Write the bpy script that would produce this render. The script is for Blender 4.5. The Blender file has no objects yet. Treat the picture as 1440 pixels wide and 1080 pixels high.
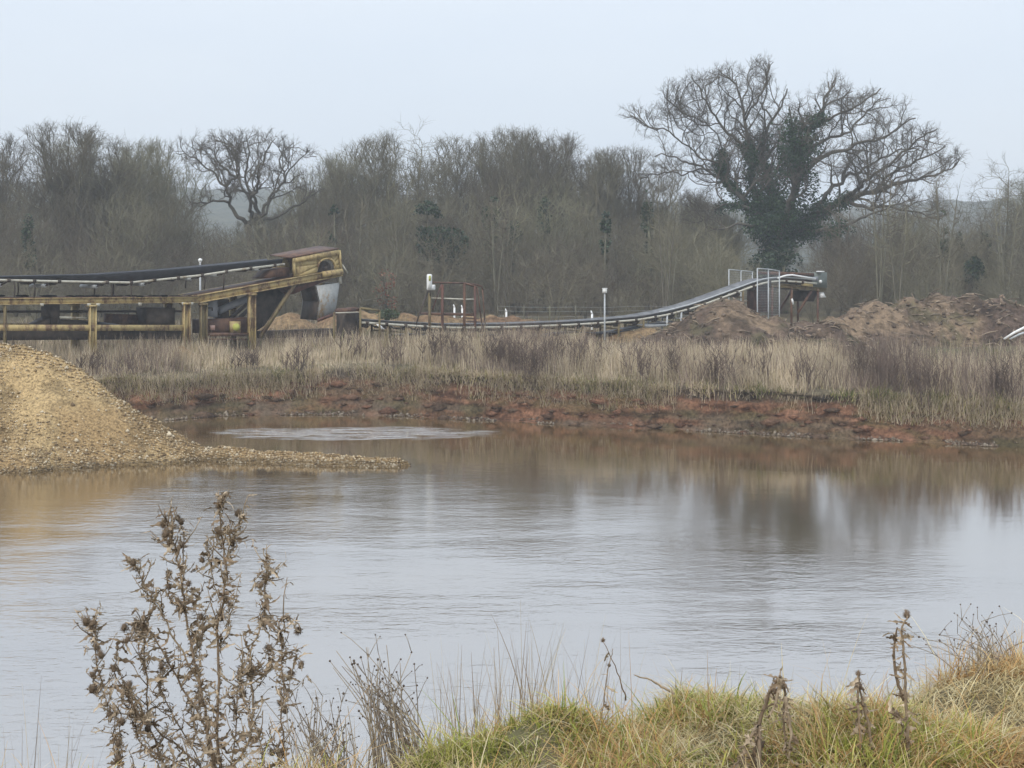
import bpy, math, random
import numpy as np
from mathutils import Vector

random.seed(7)
RNG = np.random.default_rng(7)
scene = bpy.context.scene
COL = scene.collection
R = math.radians

# ------------------------------------------------------------------ camera
EYE = 5.4
cam_d = bpy.data.cameras.new("camera")
cam_d.lens = 50; cam_d.sensor_width = 36
cam_d.shift_y = -(540 - 370) / 1440
cam_d.clip_start = 0.05; cam_d.clip_end = 5000
cam = bpy.data.objects.new("camera", cam_d); COL.objects.link(cam)
cam.location = (0, 0, EYE); cam.rotation_euler = (R(90), 0, 0)
scene.camera = cam


def at(px, py, Y):
    """photo pixel (1440x1080) at depth Y -> world point"""
    return np.array([(px - 720) / 2000 * Y, Y, EYE - (py - 370) / 2000 * Y])


# ------------------------------------------------------------------ noise
def vnoise(x, y, seed=0):
    x = np.asarray(x, float); y = np.asarray(y, float)
    xi = np.floor(x).astype(np.int64); yi = np.floor(y).astype(np.int64)
    fx = x - xi; fy = y - yi
    fx = fx * fx * fx * (fx * (fx * 6 - 15) + 10); fy = fy * fy * fy * (fy * (fy * 6 - 15) + 10)

    def h(a, b):
        n = (a * 374761393 + b * 668265263 + seed * 982451653) & 0x7fffffff
        n = ((n ^ (n >> 13)) * 1274126177) & 0x7fffffff
        n = (n ^ (n >> 16)) & 0xffff
        return n / 65535.0 * 2 - 1
    return (h(xi, yi) * (1 - fx) + h(xi + 1, yi) * fx) * (1 - fy) + (h(xi, yi + 1) * (1 - fx) + h(xi + 1, yi + 1) * fx) * fy


def fbm(x, y, oct=4, seed=0, gain=.5):
    s = 0; a = 1.0; f = 1.0; t = 0
    for i in range(oct):
        s = s + a * vnoise(x * f + 17.3 * i, y * f - 9.1 * i, seed + i); t += a
        a *= gain; f *= 2.03
    return s / t


def sstep(a, b, x):
    t = np.clip((x - a) / (b - a), 0, 1)
    return t * t * (3 - 2 * t)


# ------------------------------------------------------------------ geometry collector
class Geo:
    def __init__(s):
        s.v = []; s.q = []; s.t = []; s.c = []; s.n = 0

    def add(s, v, quads=None, tris=None, col=None):
        v = np.asarray(v, float).reshape(-1, 3)
        if quads is not None and len(quads): s.q.append(np.asarray(quads, np.int64).reshape(-1, 4) + s.n)
        if tris is not None and len(tris): s.t.append(np.asarray(tris, np.int64).reshape(-1, 3) + s.n)
        s.v.append(v)
        if col is None: col = (1, 1, 1)
        col = np.asarray(col, float)
        s.c.append(np.broadcast_to(col, (len(v), 3)))
        s.n += len(v)
        return s

    def bar(s, a, b, w, h, up=(0, 0, 1), side=None, col=None):
        """rectangular bar from a to b, w sideways, h in the up direction"""
        a = np.asarray(a, float); b = np.asarray(b, float)
        d = b - a; d = d / (np.linalg.norm(d) + 1e-9)
        up = np.asarray(up, float)
        if side is None:
            sd = np.cross(d, up)
            if np.linalg.norm(sd) < 1e-4: sd = np.cross(d, (1, 0, 0))
        else:
            sd = np.asarray(side, float); sd = sd - d * np.dot(sd, d)
        sd = sd / np.linalg.norm(sd)
        u = np.cross(sd, d)
        vs = []
        for p in (a, b):
            for i, j in ((-1, -1), (1, -1), (1, 1), (-1, 1)):
                vs.append(p + sd * w / 2 * i + u * h / 2 * j)
        s.add(vs, [(0, 3, 2, 1), (4, 5, 6, 7), (0, 1, 5, 4), (1, 2, 6, 5), (2, 3, 7, 6), (3, 0, 4, 7)], col=col)
        return s

    def ibeam(s, a, b, w, h, side, up=(0, 0, 1)):
        a = np.asarray(a, float); b = np.asarray(b, float); up = np.asarray(up, float)
        d = (b - a) / np.linalg.norm(b - a); u = up - d * np.dot(up, d); u /= np.linalg.norm(u)
        f = max(.025, h * .12)
        s.bar(a + u * (h / 2 - f / 2), b + u * (h / 2 - f / 2), w, f, up, side)
        s.bar(a - u * (h / 2 - f / 2), b - u * (h / 2 - f / 2), w, f, up, side)
        s.bar(a, b, w * .25, h - 2 * f, up, side)
        return s

    def tube(s, pts, r, n=8, cap=True, col=None):
        pts = np.asarray(pts, float); m = len(pts)
        r = np.broadcast_to(np.asarray(r, float), (m,))
        d = np.gradient(pts, axis=0); d /= (np.linalg.norm(d, axis=1)[:, None] + 1e-9)
        ref = np.array([.31, .52, .79]) if abs(d[:, 2]).mean() < .8 else np.array([.9, .3, .1])
        a = np.cross(d, ref); a /= (np.linalg.norm(a, axis=1)[:, None] + 1e-9)
        b = np.cross(d, a)
        th = np.arange(n) / n * 2 * math.pi
        v = pts[:, None] + r[:, None, None] * (a[:, None] * np.cos(th)[None, :, None] + b[:, None] * np.sin(th)[None, :, None])
        i = np.arange(m - 1)[:, None] * n; j = np.arange(n)[None]; k = (j + 1) % n
        q = np.stack([i + j, i + k, i + n + k, i + n + j], -1).reshape(-1, 4)
        t = []
        if cap:
            for e, base in ((0, 0), (1, (m - 1) * n)):
                for x in range(1, n - 1):
                    t.append((base, base + x + 1, base + x) if e == 0 else (base, base + x, base + x + 1))
        if col is not None and np.ndim(col) == 2: col = np.repeat(np.asarray(col), n, 0)
        s.add(v.reshape(-1, 3), q, t, col)
        return s

    def prism(s, poly, ext):
        """convex-ish polygon (list of points) extruded by vector ext"""
        p = np.asarray(poly, float); e = np.asarray(ext, float); n = len(p)
        v = np.vstack([p, p + e]); c0 = 2 * n; v = np.vstack([v, p.mean(0), p.mean(0) + e])
        q = [(i, (i + 1) % n, (i + 1) % n + n, i + n) for i in range(n)]
        t = [((i + 1) % n, i, c0) for i in range(n)] + [(i + n, (i + 1) % n + n, c0 + 1) for i in range(n)]
        s.add(v, q, t)
        return s

    def ball(s, c, r, nu=10, nv=7, sx=1, sy=1, sz=1):
        c = np.asarray(c, float); v = []
        for j in range(nv + 1):
            ph = -math.pi / 2 + math.pi * j / nv
            for i in range(nu):
                th = 2 * math.pi * i / nu
                v.append(c + r * np.array([sx * math.cos(ph) * math.cos(th), sy * math.cos(ph) * math.sin(th), sz * math.sin(ph)]))
        q = [(j * nu + i, j * nu + (i + 1) % nu, (j + 1) * nu + (i + 1) % nu, (j + 1) * nu + i) for j in range(nv) for i in range(nu)]
        s.add(v, q)
        return s

    def mesh(s, name, m, smooth=False, color=False):
        me = bpy.data.meshes.new(name)
        v = np.vstack(s.v) if s.v else np.zeros((0, 3))
        q = np.vstack(s.q) if s.q else np.zeros((0, 4), np.int64)
        t = np.vstack(s.t) if s.t else np.zeros((0, 3), np.int64)
        me.vertices.add(len(v)); me.vertices.foreach_set("co", v.ravel())
        loops = np.concatenate([q.ravel(), t.ravel()])
        me.loops.add(len(loops)); me.loops.foreach_set("vertex_index", loops.astype(np.int32))
        me.polygons.add(len(q) + len(t))
        starts = np.concatenate([np.arange(len(q)) * 4, len(q) * 4 + np.arange(len(t)) * 3]).astype(np.int32)
        me.polygons.foreach_set("loop_start", starts)
        if smooth: me.polygons.foreach_set("use_smooth", np.ones(len(q) + len(t), bool))
        if color:
            ca = me.color_attributes.new("Col", 'FLOAT_COLOR', 'POINT')
            c = np.vstack(s.c); c = np.hstack([c, np.ones((len(c), 1))])
            ca.data.foreach_set("color", c.astype(np.float32).ravel())
        me.update(calc_edges=True)
        if m is not None: me.materials.append(m)
        return me

    def obj(s, name, m, parent=None, smooth=False, color=False):
        o = bpy.data.objects.new(name, s.mesh(name, m, smooth, color)); COL.objects.link(o)
        if parent is not None: o.parent = parent
        return o

    def shift(s, c):
        c = np.asarray(c, float); s.v = [v - c for v in s.v]; return s


def tag(o, label=None, cat=None, group=None, kind=None):
    if label: o["label"] = label
    if cat: o["category"] = cat
    if group: o["group"] = group
    if kind: o["kind"] = kind
    return o


def thing(name, label, cat, loc=(0, 0, 0), group=None):
    o = bpy.data.objects.new(name, None); COL.objects.link(o)
    o.empty_display_size = .3
    o.location = Vector([float(c) for c in loc])
    return tag(o, label, cat, group)


def part(geo, name, m, root, **k):
    """geo is in world coordinates; root is an unrotated Empty"""
    geo.shift(root.location)
    return geo.obj(name, m, root, **k)


def dup(root, loc, rz, sc, label=None, group=None):
    r = root.copy(); COL.objects.link(r)
    r.location = loc; r.rotation_euler = (0, 0, rz); r.scale = sc
    if label: r["label"] = label
    if group: r["group"] = group
    for ch in list(root.children):
        c = ch.copy(); COL.objects.link(c); c.parent = r
    return r


# ------------------------------------------------------------------ materials
def newmat(name):
    m = bpy.data.materials.new(name); m.use_nodes = True
    nt = m.node_tree; b = nt.nodes["Principled BSDF"]
    return m, nt, b


def noise_node(nt, scale, detail=4, rough=.55, vec=None, dist=0):
    n = nt.nodes.new("ShaderNodeTexNoise")
    n.inputs["Scale"].default_value = scale; n.inputs["Detail"].default_value = detail
    n.inputs["Roughness"].default_value = rough; n.inputs["Distortion"].default_value = dist
    if vec is not None: nt.links.new(vec, n.inputs["Vector"])
    return n


def ramp(nt, fac, stops):
    r = nt.nodes.new("ShaderNodeValToRGB")
    el = r.color_ramp.elements
    while len(el) < len(stops): el.new(.5)
    for e, (p, c) in zip(el, stops):
        e.position = p; e.color = tuple(c) + (1,)
    nt.links.new(fac, r.inputs[0])
    return r.outputs[0]


def mix(nt, fac, a, b, typ='MIX'):
    m = nt.nodes.new("ShaderNodeMix"); m.data_type = 'RGBA'; m.blend_type = typ
    for sock, val in ((m.inputs[0], fac), (m.inputs[6], a), (m.inputs[7], b)):
        if isinstance(val, (int, float)): sock.default_value = val
        elif isinstance(val, (tuple, list)): sock.default_value = tuple(val) + (1,)
        else: nt.links.new(val, sock)
    return m.outputs[2]


def math_node(nt, op, a, b=None, clamp=False):
    m = nt.nodes.new("ShaderNodeMath"); m.operation = op; m.use_clamp = clamp
    for i, v in enumerate((a, b)):
        if v is None: continue
        if isinstance(v, (int, float)): m.inputs[i].default_value = v
        else: nt.links.new(v, m.inputs[i])
    return m.outputs[0]


def maprange(nt, v, a, b, c, d, smooth=True):
    m = nt.nodes.new("ShaderNodeMapRange")
    if smooth: m.interpolation_type = 'SMOOTHSTEP'
    nt.links.new(v, m.inputs[0])
    for i, x in enumerate((a, b, c, d)): m.inputs[i + 1].default_value = x
    return m.outputs[0]


def bump(nt, b, height, strength, dist):
    n = nt.nodes.new("ShaderNodeBump"); n.inputs["Strength"].default_value = strength
    n.inputs["Distance"].default_value = dist
    nt.links.new(height, n.inputs["Height"]); nt.links.new(n.outputs[0], b.inputs["Normal"])


def noisy(name, stops, scale, rough=.85, bmp=None, detail=5, metallic=0, objvar=0, spec=.3):
    m, nt, b = newmat(name)
    geo = nt.nodes.new("ShaderNodeTexCoord")
    n = noise_node(nt, scale, detail, .6, geo.outputs["Object"])
    c = ramp(nt, n.outputs[0], stops)
    if objvar:
        oi = nt.nodes.new("ShaderNodeObjectInfo")
        f = maprange(nt, oi.outputs["Random"], 0, 1, 1 - objvar, 1 + objvar, False)
        hs = nt.nodes.new("ShaderNodeHueSaturation"); nt.links.new(f, hs.inputs["Value"])
        h2 = maprange(nt, oi.outputs["Random"], 0, 1, .485, .53, False); nt.links.new(h2, hs.inputs["Hue"])
        nt.links.new(c, hs.inputs["Color"]); c = hs.outputs[0]
    nt.links.new(c, b.inputs["Base Color"])
    b.inputs["Roughness"].default_value = rough; b.inputs["Metallic"].default_value = metallic
    b.inputs["Specular IOR Level"].default_value = spec
    if bmp:
        n2 = noise_node(nt, bmp[0], 6, .65, geo.outputs["Object"]); bump(nt, b, n2.outputs[0], bmp[1], bmp[2])
    return m


def colmat(name, rough=.8, var=.25, scale=3, transl=0, spec=.2):
    """base colour from the mesh's own colour attribute"""
    m, nt, b = newmat(name)
    a = nt.nodes.new("ShaderNodeAttribute"); a.attribute_name = "Col"
    geo = nt.nodes.new("ShaderNodeTexCoord")
    n = noise_node(nt, scale, 3, .6, geo.outputs["Object"])
    f = maprange(nt, n.outputs[0], .3, .7, 1 - var, 1 + var)
    c = mix(nt, 1.0, a.outputs[0], f, 'MULTIPLY')
    nt.links.new(c, b.inputs["Base Color"]); b.inputs["Roughness"].default_value = rough
    b.inputs["Specular IOR Level"].default_value = spec
    if transl:
        tr = nt.nodes.new("ShaderNodeBsdfTranslucent"); nt.links.new(c, tr.inputs[0])
        ms = nt.nodes.new("ShaderNodeMixShader"); ms.inputs[0].default_value = transl
        nt.links.new(b.outputs[0], ms.inputs[1]); nt.links.new(tr.outputs[0], ms.inputs[2])
        nt.links.new(ms.outputs[0], nt.nodes["Material Output"].inputs[0])
    return m


def painted(name, paint, rust, amount=.5, scale=2.2, rough=.6):
    m, nt, b = newmat(name)
    tc = nt.nodes.new("ShaderNodeTexCoord")
    mp = nt.nodes.new("ShaderNodeMapping"); nt.links.new(tc.outputs["Object"], mp.inputs[0])
    mp.inputs["Scale"].default_value = (1.6, 1.6, .8)
    n = noise_node(nt, scale, 8, .68, mp.outputs[0])
    n2 = noise_node(nt, scale * 5, 4, .6, tc.outputs["Object"])
    f = math_node(nt, 'ADD', n.outputs[0], math_node(nt, 'MULTIPLY', math_node(nt, 'SUBTRACT', n2.outputs[0], .5), .35))
    f = maprange(nt, f, 1 - amount - .1, 1 - amount + .1, 0, 1)
    p2 = tuple(c * .72 for c in paint); r2 = tuple(c * .55 for c in rust)
    pc = ramp(nt, n2.outputs[0], [(.3, p2), (.65, paint)])
    rc = ramp(nt, n2.outputs[0], [(.3, r2), (.7, rust)])
    nt.links.new(mix(nt, f, pc, rc), b.inputs["Base Color"])
    b.inputs["Roughness"].default_value = rough
    b.inputs["Specular IOR Level"].default_value = .3
    bump(nt, b, n2.outputs[0], .3, .02)
    return m


M = {}
M['yellow'] = painted("yellow_steel", (.49, .375, .17), (.19, .115, .065), .47)
M['yellow_clean'] = painted("yellow_plate", (.50, .39, .18), (.26, .16, .075), .42)
M['rusty'] = painted("rusty_steel", (.16, .085, .05), (.085, .045, .035), .5)
M['redrust'] = painted("red_rust", (.15, .07, .05), (.09, .05, .04), .5)
M['olive'] = painted("olive_steel", (.19, .15, .07), (.1, .06, .035), .45)
M['dark'] = noisy("dark_steel", [(.35, (.032, .025, .02)), (.65, (.08, .06, .046))], 3, .7, (14, .3, .02))
M['pale'] = painted("pale_pipe", (.52, .50, .42), (.26, .2, .13), .40, 1.4)
M['galv'] = noisy("galvanised", [(.35, (.34, .36, .37)), (.65, (.46, .48, .49))], 6, .5, spec=.5)
M['rubber'] = noisy("belt_rubber", [(.35, (.018, .02, .026)), (.7, (.04, .043, .052))], 4, .45, spec=.6)
M['greybelt'] = noisy("worn_belt", [(.35, (.10, .10, .105)), (.7, (.20, .2, .2))], 3, .6)
M['chute'] = painted("white_chute", (.42, .43, .42), (.30, .2, .09), .43, 1.5)
M['greypanel'] = noisy("grey_panel", [(.3, (.2, .215, .24)), (.7, (.29, .3, .32))], 3, .6)
M['greenbox'] = noisy("grey_green_box", [(.3, (.13, .15, .135)), (.7, (.18, .2, .18))], 4, .6)
M['white'] = noisy("white_paint", [(.3, (.74, .74, .72)), (.7, (.84, .84, .83))], 5, .5)
M['mark'] = noisy("yellow_mark", [(.3, (.5, .5, .12)), (.7, (.34, .36, .09))], 9, .6)
M['budbrown'] = noisy('bud_brown', [(.3, (.075, .055, .042)), (.7, (.13, .1, .075))], 30, .9)
M['blue'] = noisy("blue_drum", [(.3, (.03, .042, .085)), (.7, (.055, .07, .12))], 5, .5)
M['pink'] = noisy("pink_box", [(.3, (.42, .25, .2)), (.7, (.5, .33, .27))], 5, .6)
M['bark'] = noisy("bark", [(.3, (.075, .068, .048)), (.5, (.12, .112, .078)), (.72, (.18, .17, .12))], 2.2, .9, objvar=.34)
M['twig'] = noisy("twigs", [(.3, (.115, .102, .068)), (.7, (.185, .163, .11))], .35, .9, objvar=.36)
M['oaktwig'] = noisy('oak_twigs', [(.3, (.075, .065, .05)), (.7, (.13, .112, .085))], .35, .9)
M['scrubtwig'] = noisy('scrub_twigs', [(.3, (.13, .11, .078)), (.7, (.21, .18, .125))], .35, .9, objvar=.3)
M['palebark'] = noisy('pale_bark', [(.3, (.125, .118, .085)), (.7, (.20, .185, .135))], 2, .9, objvar=.25)
M['oakbark'] = noisy("oak_bark", [(.3, (.06, .053, .043)), (.7, (.12, .108, .084))], 2.0, .9, (8, .5, .05))
M['ivy'] = colmat("ivy_leaves", .55, .2, 1.0, .15, .35)
M['grass'] = colmat("grass_blades", .85, .12, .6, .2)
M['dryplant'] = colmat("dry_plant", .85, .25, 40, .1)
M['redleaf'] = colmat("russet_leaves", .8, .2, 2, .2)

# ------------------------------------------------------------------ terrain
SH = np.array([(-90, 44), (-45, 43), (-30, 46.5), (-20, 48.6), (-13.6, 49.3), (-11.9, 48.9), (-10.2, 50.3), (-8, 50.4), (-5.5, 50.3), (-3, 49.7), (-1.7, 49.1), (1.9, 47.6), (5.3, 46.0), (8.5, 44.6), (11.4, 43.3), (14.9, 41.6), (20, 39), (30, 34), (45, 26), (90, 24)])
CR = np.array([(-40, 5.2), (-10, 4.1), (-4, 3.75), (-1.5, 3.95), (-.53, 4.38), (.05, 4.9), (.35, 4.82), (.62, 5.2), (.95, 5.12), (1.22, 5.02), (1.5, 5.16), (2.0, 5.6), (4, 6.4), (8, 7), (40, 8)])
HB = np.array([(-40, 1.3), (-12, 1.25), (-9.8, 1.25), (-5.6, 1.5), (-.5, 1.42), (3.2, 1.3), (6.6, 1.3), (12, 1.2), (15.3, 1.03), (40, 1.0)])


def shore(x):
    return np.interp(x, SH[:, 0], SH[:, 1]) + .45 * fbm(x * .45, 0 * x + 3.3, 3, 5) + .12 * fbm(x * 2.1, 0 * x + 9, 2, 9)


def facew(x):   # how wide (gentle) the bank face is
    return .6 + 1.0 * sstep(.05, .55, fbm(x * .22 + 4.1, 0 * x + 1.7, 2, 21)) + .75 * np.exp(-((x - 13.2) / 2.4) ** 2) + .5 * np.exp(-((x + 11.6) / .8) ** 2) - .25 * np.exp(-((x + 7.2) / 2.4) ** 2) * 1.0


def hbank(x):
    return np.interp(x, HB[:, 0], HB[:, 1]) + .10 * fbm(x * .6, 0 * x + 7.7, 3, 31)


def plateau(x, t):
    return hbank(x) + (.25 * sstep(0, 12, t) + .42 * sstep(10, 60, t)) + .11 * fbm(x * .25, t * .25, 3, 41) * sstep(.5, 4, t) + np.clip(t - 60, 0, 900) * .004


def nearz(x, y):
    s = y - np.interp(x, CR[:, 0], CR[:, 1])
    z = 3.78 + .05 * fbm(x * 1.3, y * 1.3, 3, 51) + .05 * fbm(x * 3.7, y * 3.7, 3, 53)
    for cx, cy, h, w in ((.16, 4.9, .10, .16), (.68, 5.05, .01, .28), (.95, 5.0, .02, .2), (1.85, 5.4, .03, .3), (2.0, 5.0, .04, .2), (.3, 4.55, .05, .2), (1.35, 4.7, .05, .25)):
        z = z + h * np.exp(-((x - cx) ** 2 + (y - cy) ** 2) / (w * w))
    k = np.clip(s, 0, None)
    return z - (.88 * k - .22 * (1 - np.exp(-k * 4)))


def height(x, y):
    x = np.asarray(x, float); y = np.asarray(y, float)
    t = y - shore(x)
    w = facew(x)
    prof = np.where(t < 0, np.maximum(-1.6, .55 * t), np.where(t < .45, .25 * t, .11))
    f = sstep(0, 1, (t - .45) / w)
    pl = plateau(x, t)
    far = np.where(t > .45, .11 + (pl - .11) * f, prof)
    n = np.maximum(nearz(x, y), -1.6)
    return np.maximum(far, n)


def H(x, y):
    return float(height(np.array([x]), np.array([y]))[0])


def grid_lines(segs):
    out = []
    for a, b, st in segs:
        out.append(np.arange(a, b, st))
    return np.concatenate(out + [np.array([segs[-1][1]])])


xs = grid_lines([(-900, -200, 70), (-200, -60, 7), (-60, -34, 1.0), (-34, -3, .25), (-3, 5, .05), (5, 34, .25), (34, 60, 1.0), (60, 200, 7), (200, 900, 70)])
ys = grid_lines([(-18, 2, 1.5), (2, 7, .05), (7, 12, .4), (12, 38, 2), (38, 60, .2), (60, 120, 1.2), (120, 200, 8), (200, 900, 70)])
X, Y = np.meshgrid(xs, ys)
Z = height(X, Y)
T = Y - shore(X)
Z = Z - .18 * (sstep(-.7, -.2, T) * (1 - sstep(facew(X) + .9, facew(X) + 1.5, T))) * (Y > 15)
nx, ny = len(xs), len(ys)
I = (np.arange(ny - 1)[:, None] * nx + np.arange(nx - 1)[None])
q = np.stack([I, I + 1, I + nx + 1, I + nx], -1).reshape(-1, 4)
g = Geo().add(np.stack([X, Y, Z], -1).reshape(-1, 3), q)

mg, nt, b = newmat("ground_soil")
tc = nt.nodes.new("ShaderNodeTexCoord"); po = tc.outputs["Object"]
n1 = noise_node(nt, .45, 6, .6, po); n2 = noise_node(nt, 6, 5, .6, po); n3 = noise_node(nt, 40, 4, .6, po)
c1 = ramp(nt, n1.outputs[0], [(.3, (.09, .075, .045)), (.5, (.15, .12, .075)), (.7, (.10, .12, .045))])
c2 = ramp(nt, n2.outputs[0], [(.35, (.07, .055, .035)), (.65, (.2, .165, .1))])
nt.links.new(mix(nt, .45, c1, c2), b.inputs["Base Color"]); b.inputs["Roughness"].default_value = .95
b.inputs["Specular IOR Level"].default_value = .15
bump(nt, b, n3.outputs[0], .6, .03)
ground = g.obj("ground", mg, smooth=True); tag(ground, kind="structure")

# ---- eroded bank face of the far shore
xb = np.arange(-34, 34, .09); nb = len(xb)
yb = shore(xb)
ROW = 40
rows = []
for k in range(ROW):
    u = k / (ROW - 1)
    w = facew(xb); hb = plateau(xb, .45 + w)
    if u < .2:      # gravelly foot
        t = -.7 + (u / .2) * 1.0; z = np.where(t < 0, .5 * t, .25 * t)
        z = z + .03 * fbm(xb * 4, 0 * xb + u * 12, 3, 61); t = t + .06 * fbm(xb * 3, 0 * xb + u * 9, 3, 62)
    elif u < .75:   # the face
        v = (u - .2) / .55
        steep = np.clip((1.1 - w) / .6, 0, 1)
        tt = v ** (1 + .9 * (1 - steep) * 0 + .3); zz = v ** (.9)
        t = .3 + (w + .15) * tt * (.92 - .25 * steep * v)
        z = .08 + (hb - .08) * zz
        d = .27 * fbm(xb * 1.1, 0 * xb + v * 1.6, 5, 63) + .09 * fbm(xb * 4.5, 0 * xb + v * 7, 3, 64)
        d = d - .20 * np.abs(fbm(xb * 1.9, 0 * xb + v * .9, 3, 68)) + .07 * np.sin(v * 17 + 4 * fbm(xb * .7, 0 * xb + v, 2, 69)) * steep
        under = .2 * steep * sstep(.55, .85, v) * (1 - sstep(.9, 1.0, v))
        t = t + d * math.sin(math.pi * min(1, v * .9 + .1)) + under
        z = z + .05 * fbm(xb * 3, 0 * xb + v * 8, 3, 65)
    else:           # lip and turf
        v = (u - .75) / .25
        steep = np.clip((1.1 - w) / .6, 0, 1)
        t = .45 + w * (.92 - .25 * steep) + v * (1.9 + .25 * steep) - .12 * steep * (1 - v) + .06 * fbm(xb * 3, 0 * xb + v * 3, 3, 66) * (1 - v)
        z = np.maximum(plateau(xb, .45 + w + v * 1.6), hb) * 1 + .025 + .05 * np.sin(math.pi * v) + .05 * fbm(xb * 2.2, 0 * xb + v * 3, 3, 67) * (1 - v)
        z = z - .12 * sstep(.8, 1.0, v)
    rows.append(np.stack([xb, yb + t, z], -1))
rows = np.array(rows)
I = (np.arange(ROW - 1)[:, None] * nb + np.arange(nb - 1)[None])
q = np.stack([I, I + 1, I + nb + 1, I + nb], -1).reshape(-1, 4)
# colour of the strata: clay, topsoil band, pale foot, moss
U = (np.arange(ROW) / (ROW - 1))[:, None] * np.ones(nb)[None]
XX = xb[None] * np.ones((ROW, 1))
VV = np.clip((U - .2) / .55, 0, 1)
n = fbm(XX * .9, VV * 4, 4, 71); n2_ = fbm(XX * 3.2, VV * 9, 3, 72); n3_ = fbm(XX * .35, VV * 1.5, 3, 73)
clay = np.array([.16, .083, .05])[None, None] * (1 + .7 * n2_[..., None])
brown = np.array([.115, .075, .045])[None, None] * (1 + .4 * n2_[..., None])
c = clay * (1 - sstep(-.25, .35, n + n3_)[..., None]) + brown * sstep(-.25, .35, n + n3_)[..., None]
lay = sstep(.15, .5, fbm(XX * .5, VV * 11, 3, 74))[..., None]
c = c * (1 - .5 * lay)
top = sstep(.66, .85, VV + .18 * n2_ + .1 * n)[..., None]
c = c * (1 - top) + np.array([.066, .05, .035]) * top
turf = sstep(.72, .80, U)[..., None]; c = c * (1 - turf) + np.array([.16, .13, .08]) * (1 + .4 * n2_[..., None]) * turf
grey = (sstep(.0, .35, fbm(XX * .6, VV * 5 + 3, 3, 75)) * (1 - sstep(.15, .4, VV)))[..., None]
grey = grey * .6; c = c * (1 - grey) + np.array([.13, .105, .075]) * grey
moss = (sstep(.1, .45, fbm(XX * .8 + 9, VV * 3, 3, 76)) * sstep(.02, .15, U) * .5)[..., None]
c = c * (1 - moss) + np.array([.09, .08, .035]) * moss
mb, nt, b = newmat("bank_earth")
a_ = nt.nodes.new("ShaderNodeAttribute"); a_.attribute_name = "Col"
tc = nt.nodes.new("ShaderNodeTexCoord")
na = noise_node(nt, 9, 6, .65, tc.outputs["Object"]); nb_ = noise_node(nt, 30, 4, .6, tc.outputs["Object"])
f = maprange(nt, na.outputs[0], .3, .7, .55, 1.45)
nt.links.new(mix(nt, 1.0, a_.outputs[0], f, 'MULTIPLY'), b.inputs["Base Color"])
b.inputs["Roughness"].default_value = .95; b.inputs["Specular IOR Level"].default_value = .15
bump(nt, b, na.outputs[0], .8, .12)
g = Geo().add(rows.reshape(-1, 3), q, col=c.reshape(-1, 3))
bank = g.obj("bank", mb, smooth=True, color=True); tag(bank, kind="structure")

# turf clods and lumps of earth that have come off the face
def clods():
    rng = np.random.default_rng(23); g = Geo(); N = 400
    oct_ = np.array([(1, 0, 0), (0, 1, 0), (-1, 0, 0), (0, -1, 0), (0, 0, .7), (0, 0, -.7), (.7, .7, .3), (-.7, .7, .25), (.7, -.7, .3), (-.7, -.7, .3)])
    fc = [(0, 6, 4), (6, 1, 4), (1, 7, 4), (7, 2, 4), (2, 9, 4), (9, 3, 4), (3, 8, 4), (8, 0, 4), (6, 0, 5), (1, 6, 5), (7, 1, 5), (2, 7, 5), (9, 2, 5), (3, 9, 5), (8, 3, 5), (0, 8, 5)]
    for i in range(N):
        j = rng.integers(0, nb); lip = rng.uniform() < .1
        k = rng.integers(27, 31) if lip else rng.integers(6, 22)
        p = rows[k, j]; s_ = rng.gamma(2.4, .035) + .03
        v = p + oct_ * s_ * rng.uniform(.55, 1.35, (10, 1)) * np.array([1.5, 1, .8])
        col = np.array([(.06, .047, .033), (.085, .075, .04)][rng.integers(0, 2)] if lip else [(.15, .078, .048), (.12, .07, .045), (.1, .066, .044)][rng.integers(0, 3)])
        g.add(v, None, fc, col * rng.uniform(.7, 1.3))
    tag(g.obj("earth_clods", mb, color=True), "clods of turf and red earth lying on the far bank face", "clods", kind="stuff")


clods()

# ------------------------------------------------------------------ water
mw, nt, b = newmat("water")
nt.nodes.remove(b)
tc = nt.nodes.new("ShaderNodeTexCoord"); P = tc.outputs["Object"]
sx = nt.nodes.new("ShaderNodeSeparateXYZ"); nt.links.new(P, sx.inputs[0])


def wnoise(scx, scy, detail, dist=0):
    mp = nt.nodes.new("ShaderNodeMapping"); nt.links.new(P, mp.inputs[0])
    mp.inputs["Scale"].default_value = (scx, scy, 1); mp.inputs["Rotation"].default_value = (0, 0, R(-4))
    return noise_node(nt, 1.0, detail, .55, mp.outputs[0], dist).outputs[0]


big = wnoise(.09, .16, 3)
wy = math_node(nt, 'ADD', sx.outputs[1], math_node(nt, 'MULTIPLY', math_node(nt, 'SUBTRACT', big, .5), 22.0))
wy = math_node(nt, 'SUBTRACT', wy, math_node(nt, 'MULTIPLY', sx.outputs[0], -.75))
wind = maprange(nt, wy, 20, 35, 1.0, .17)
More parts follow.
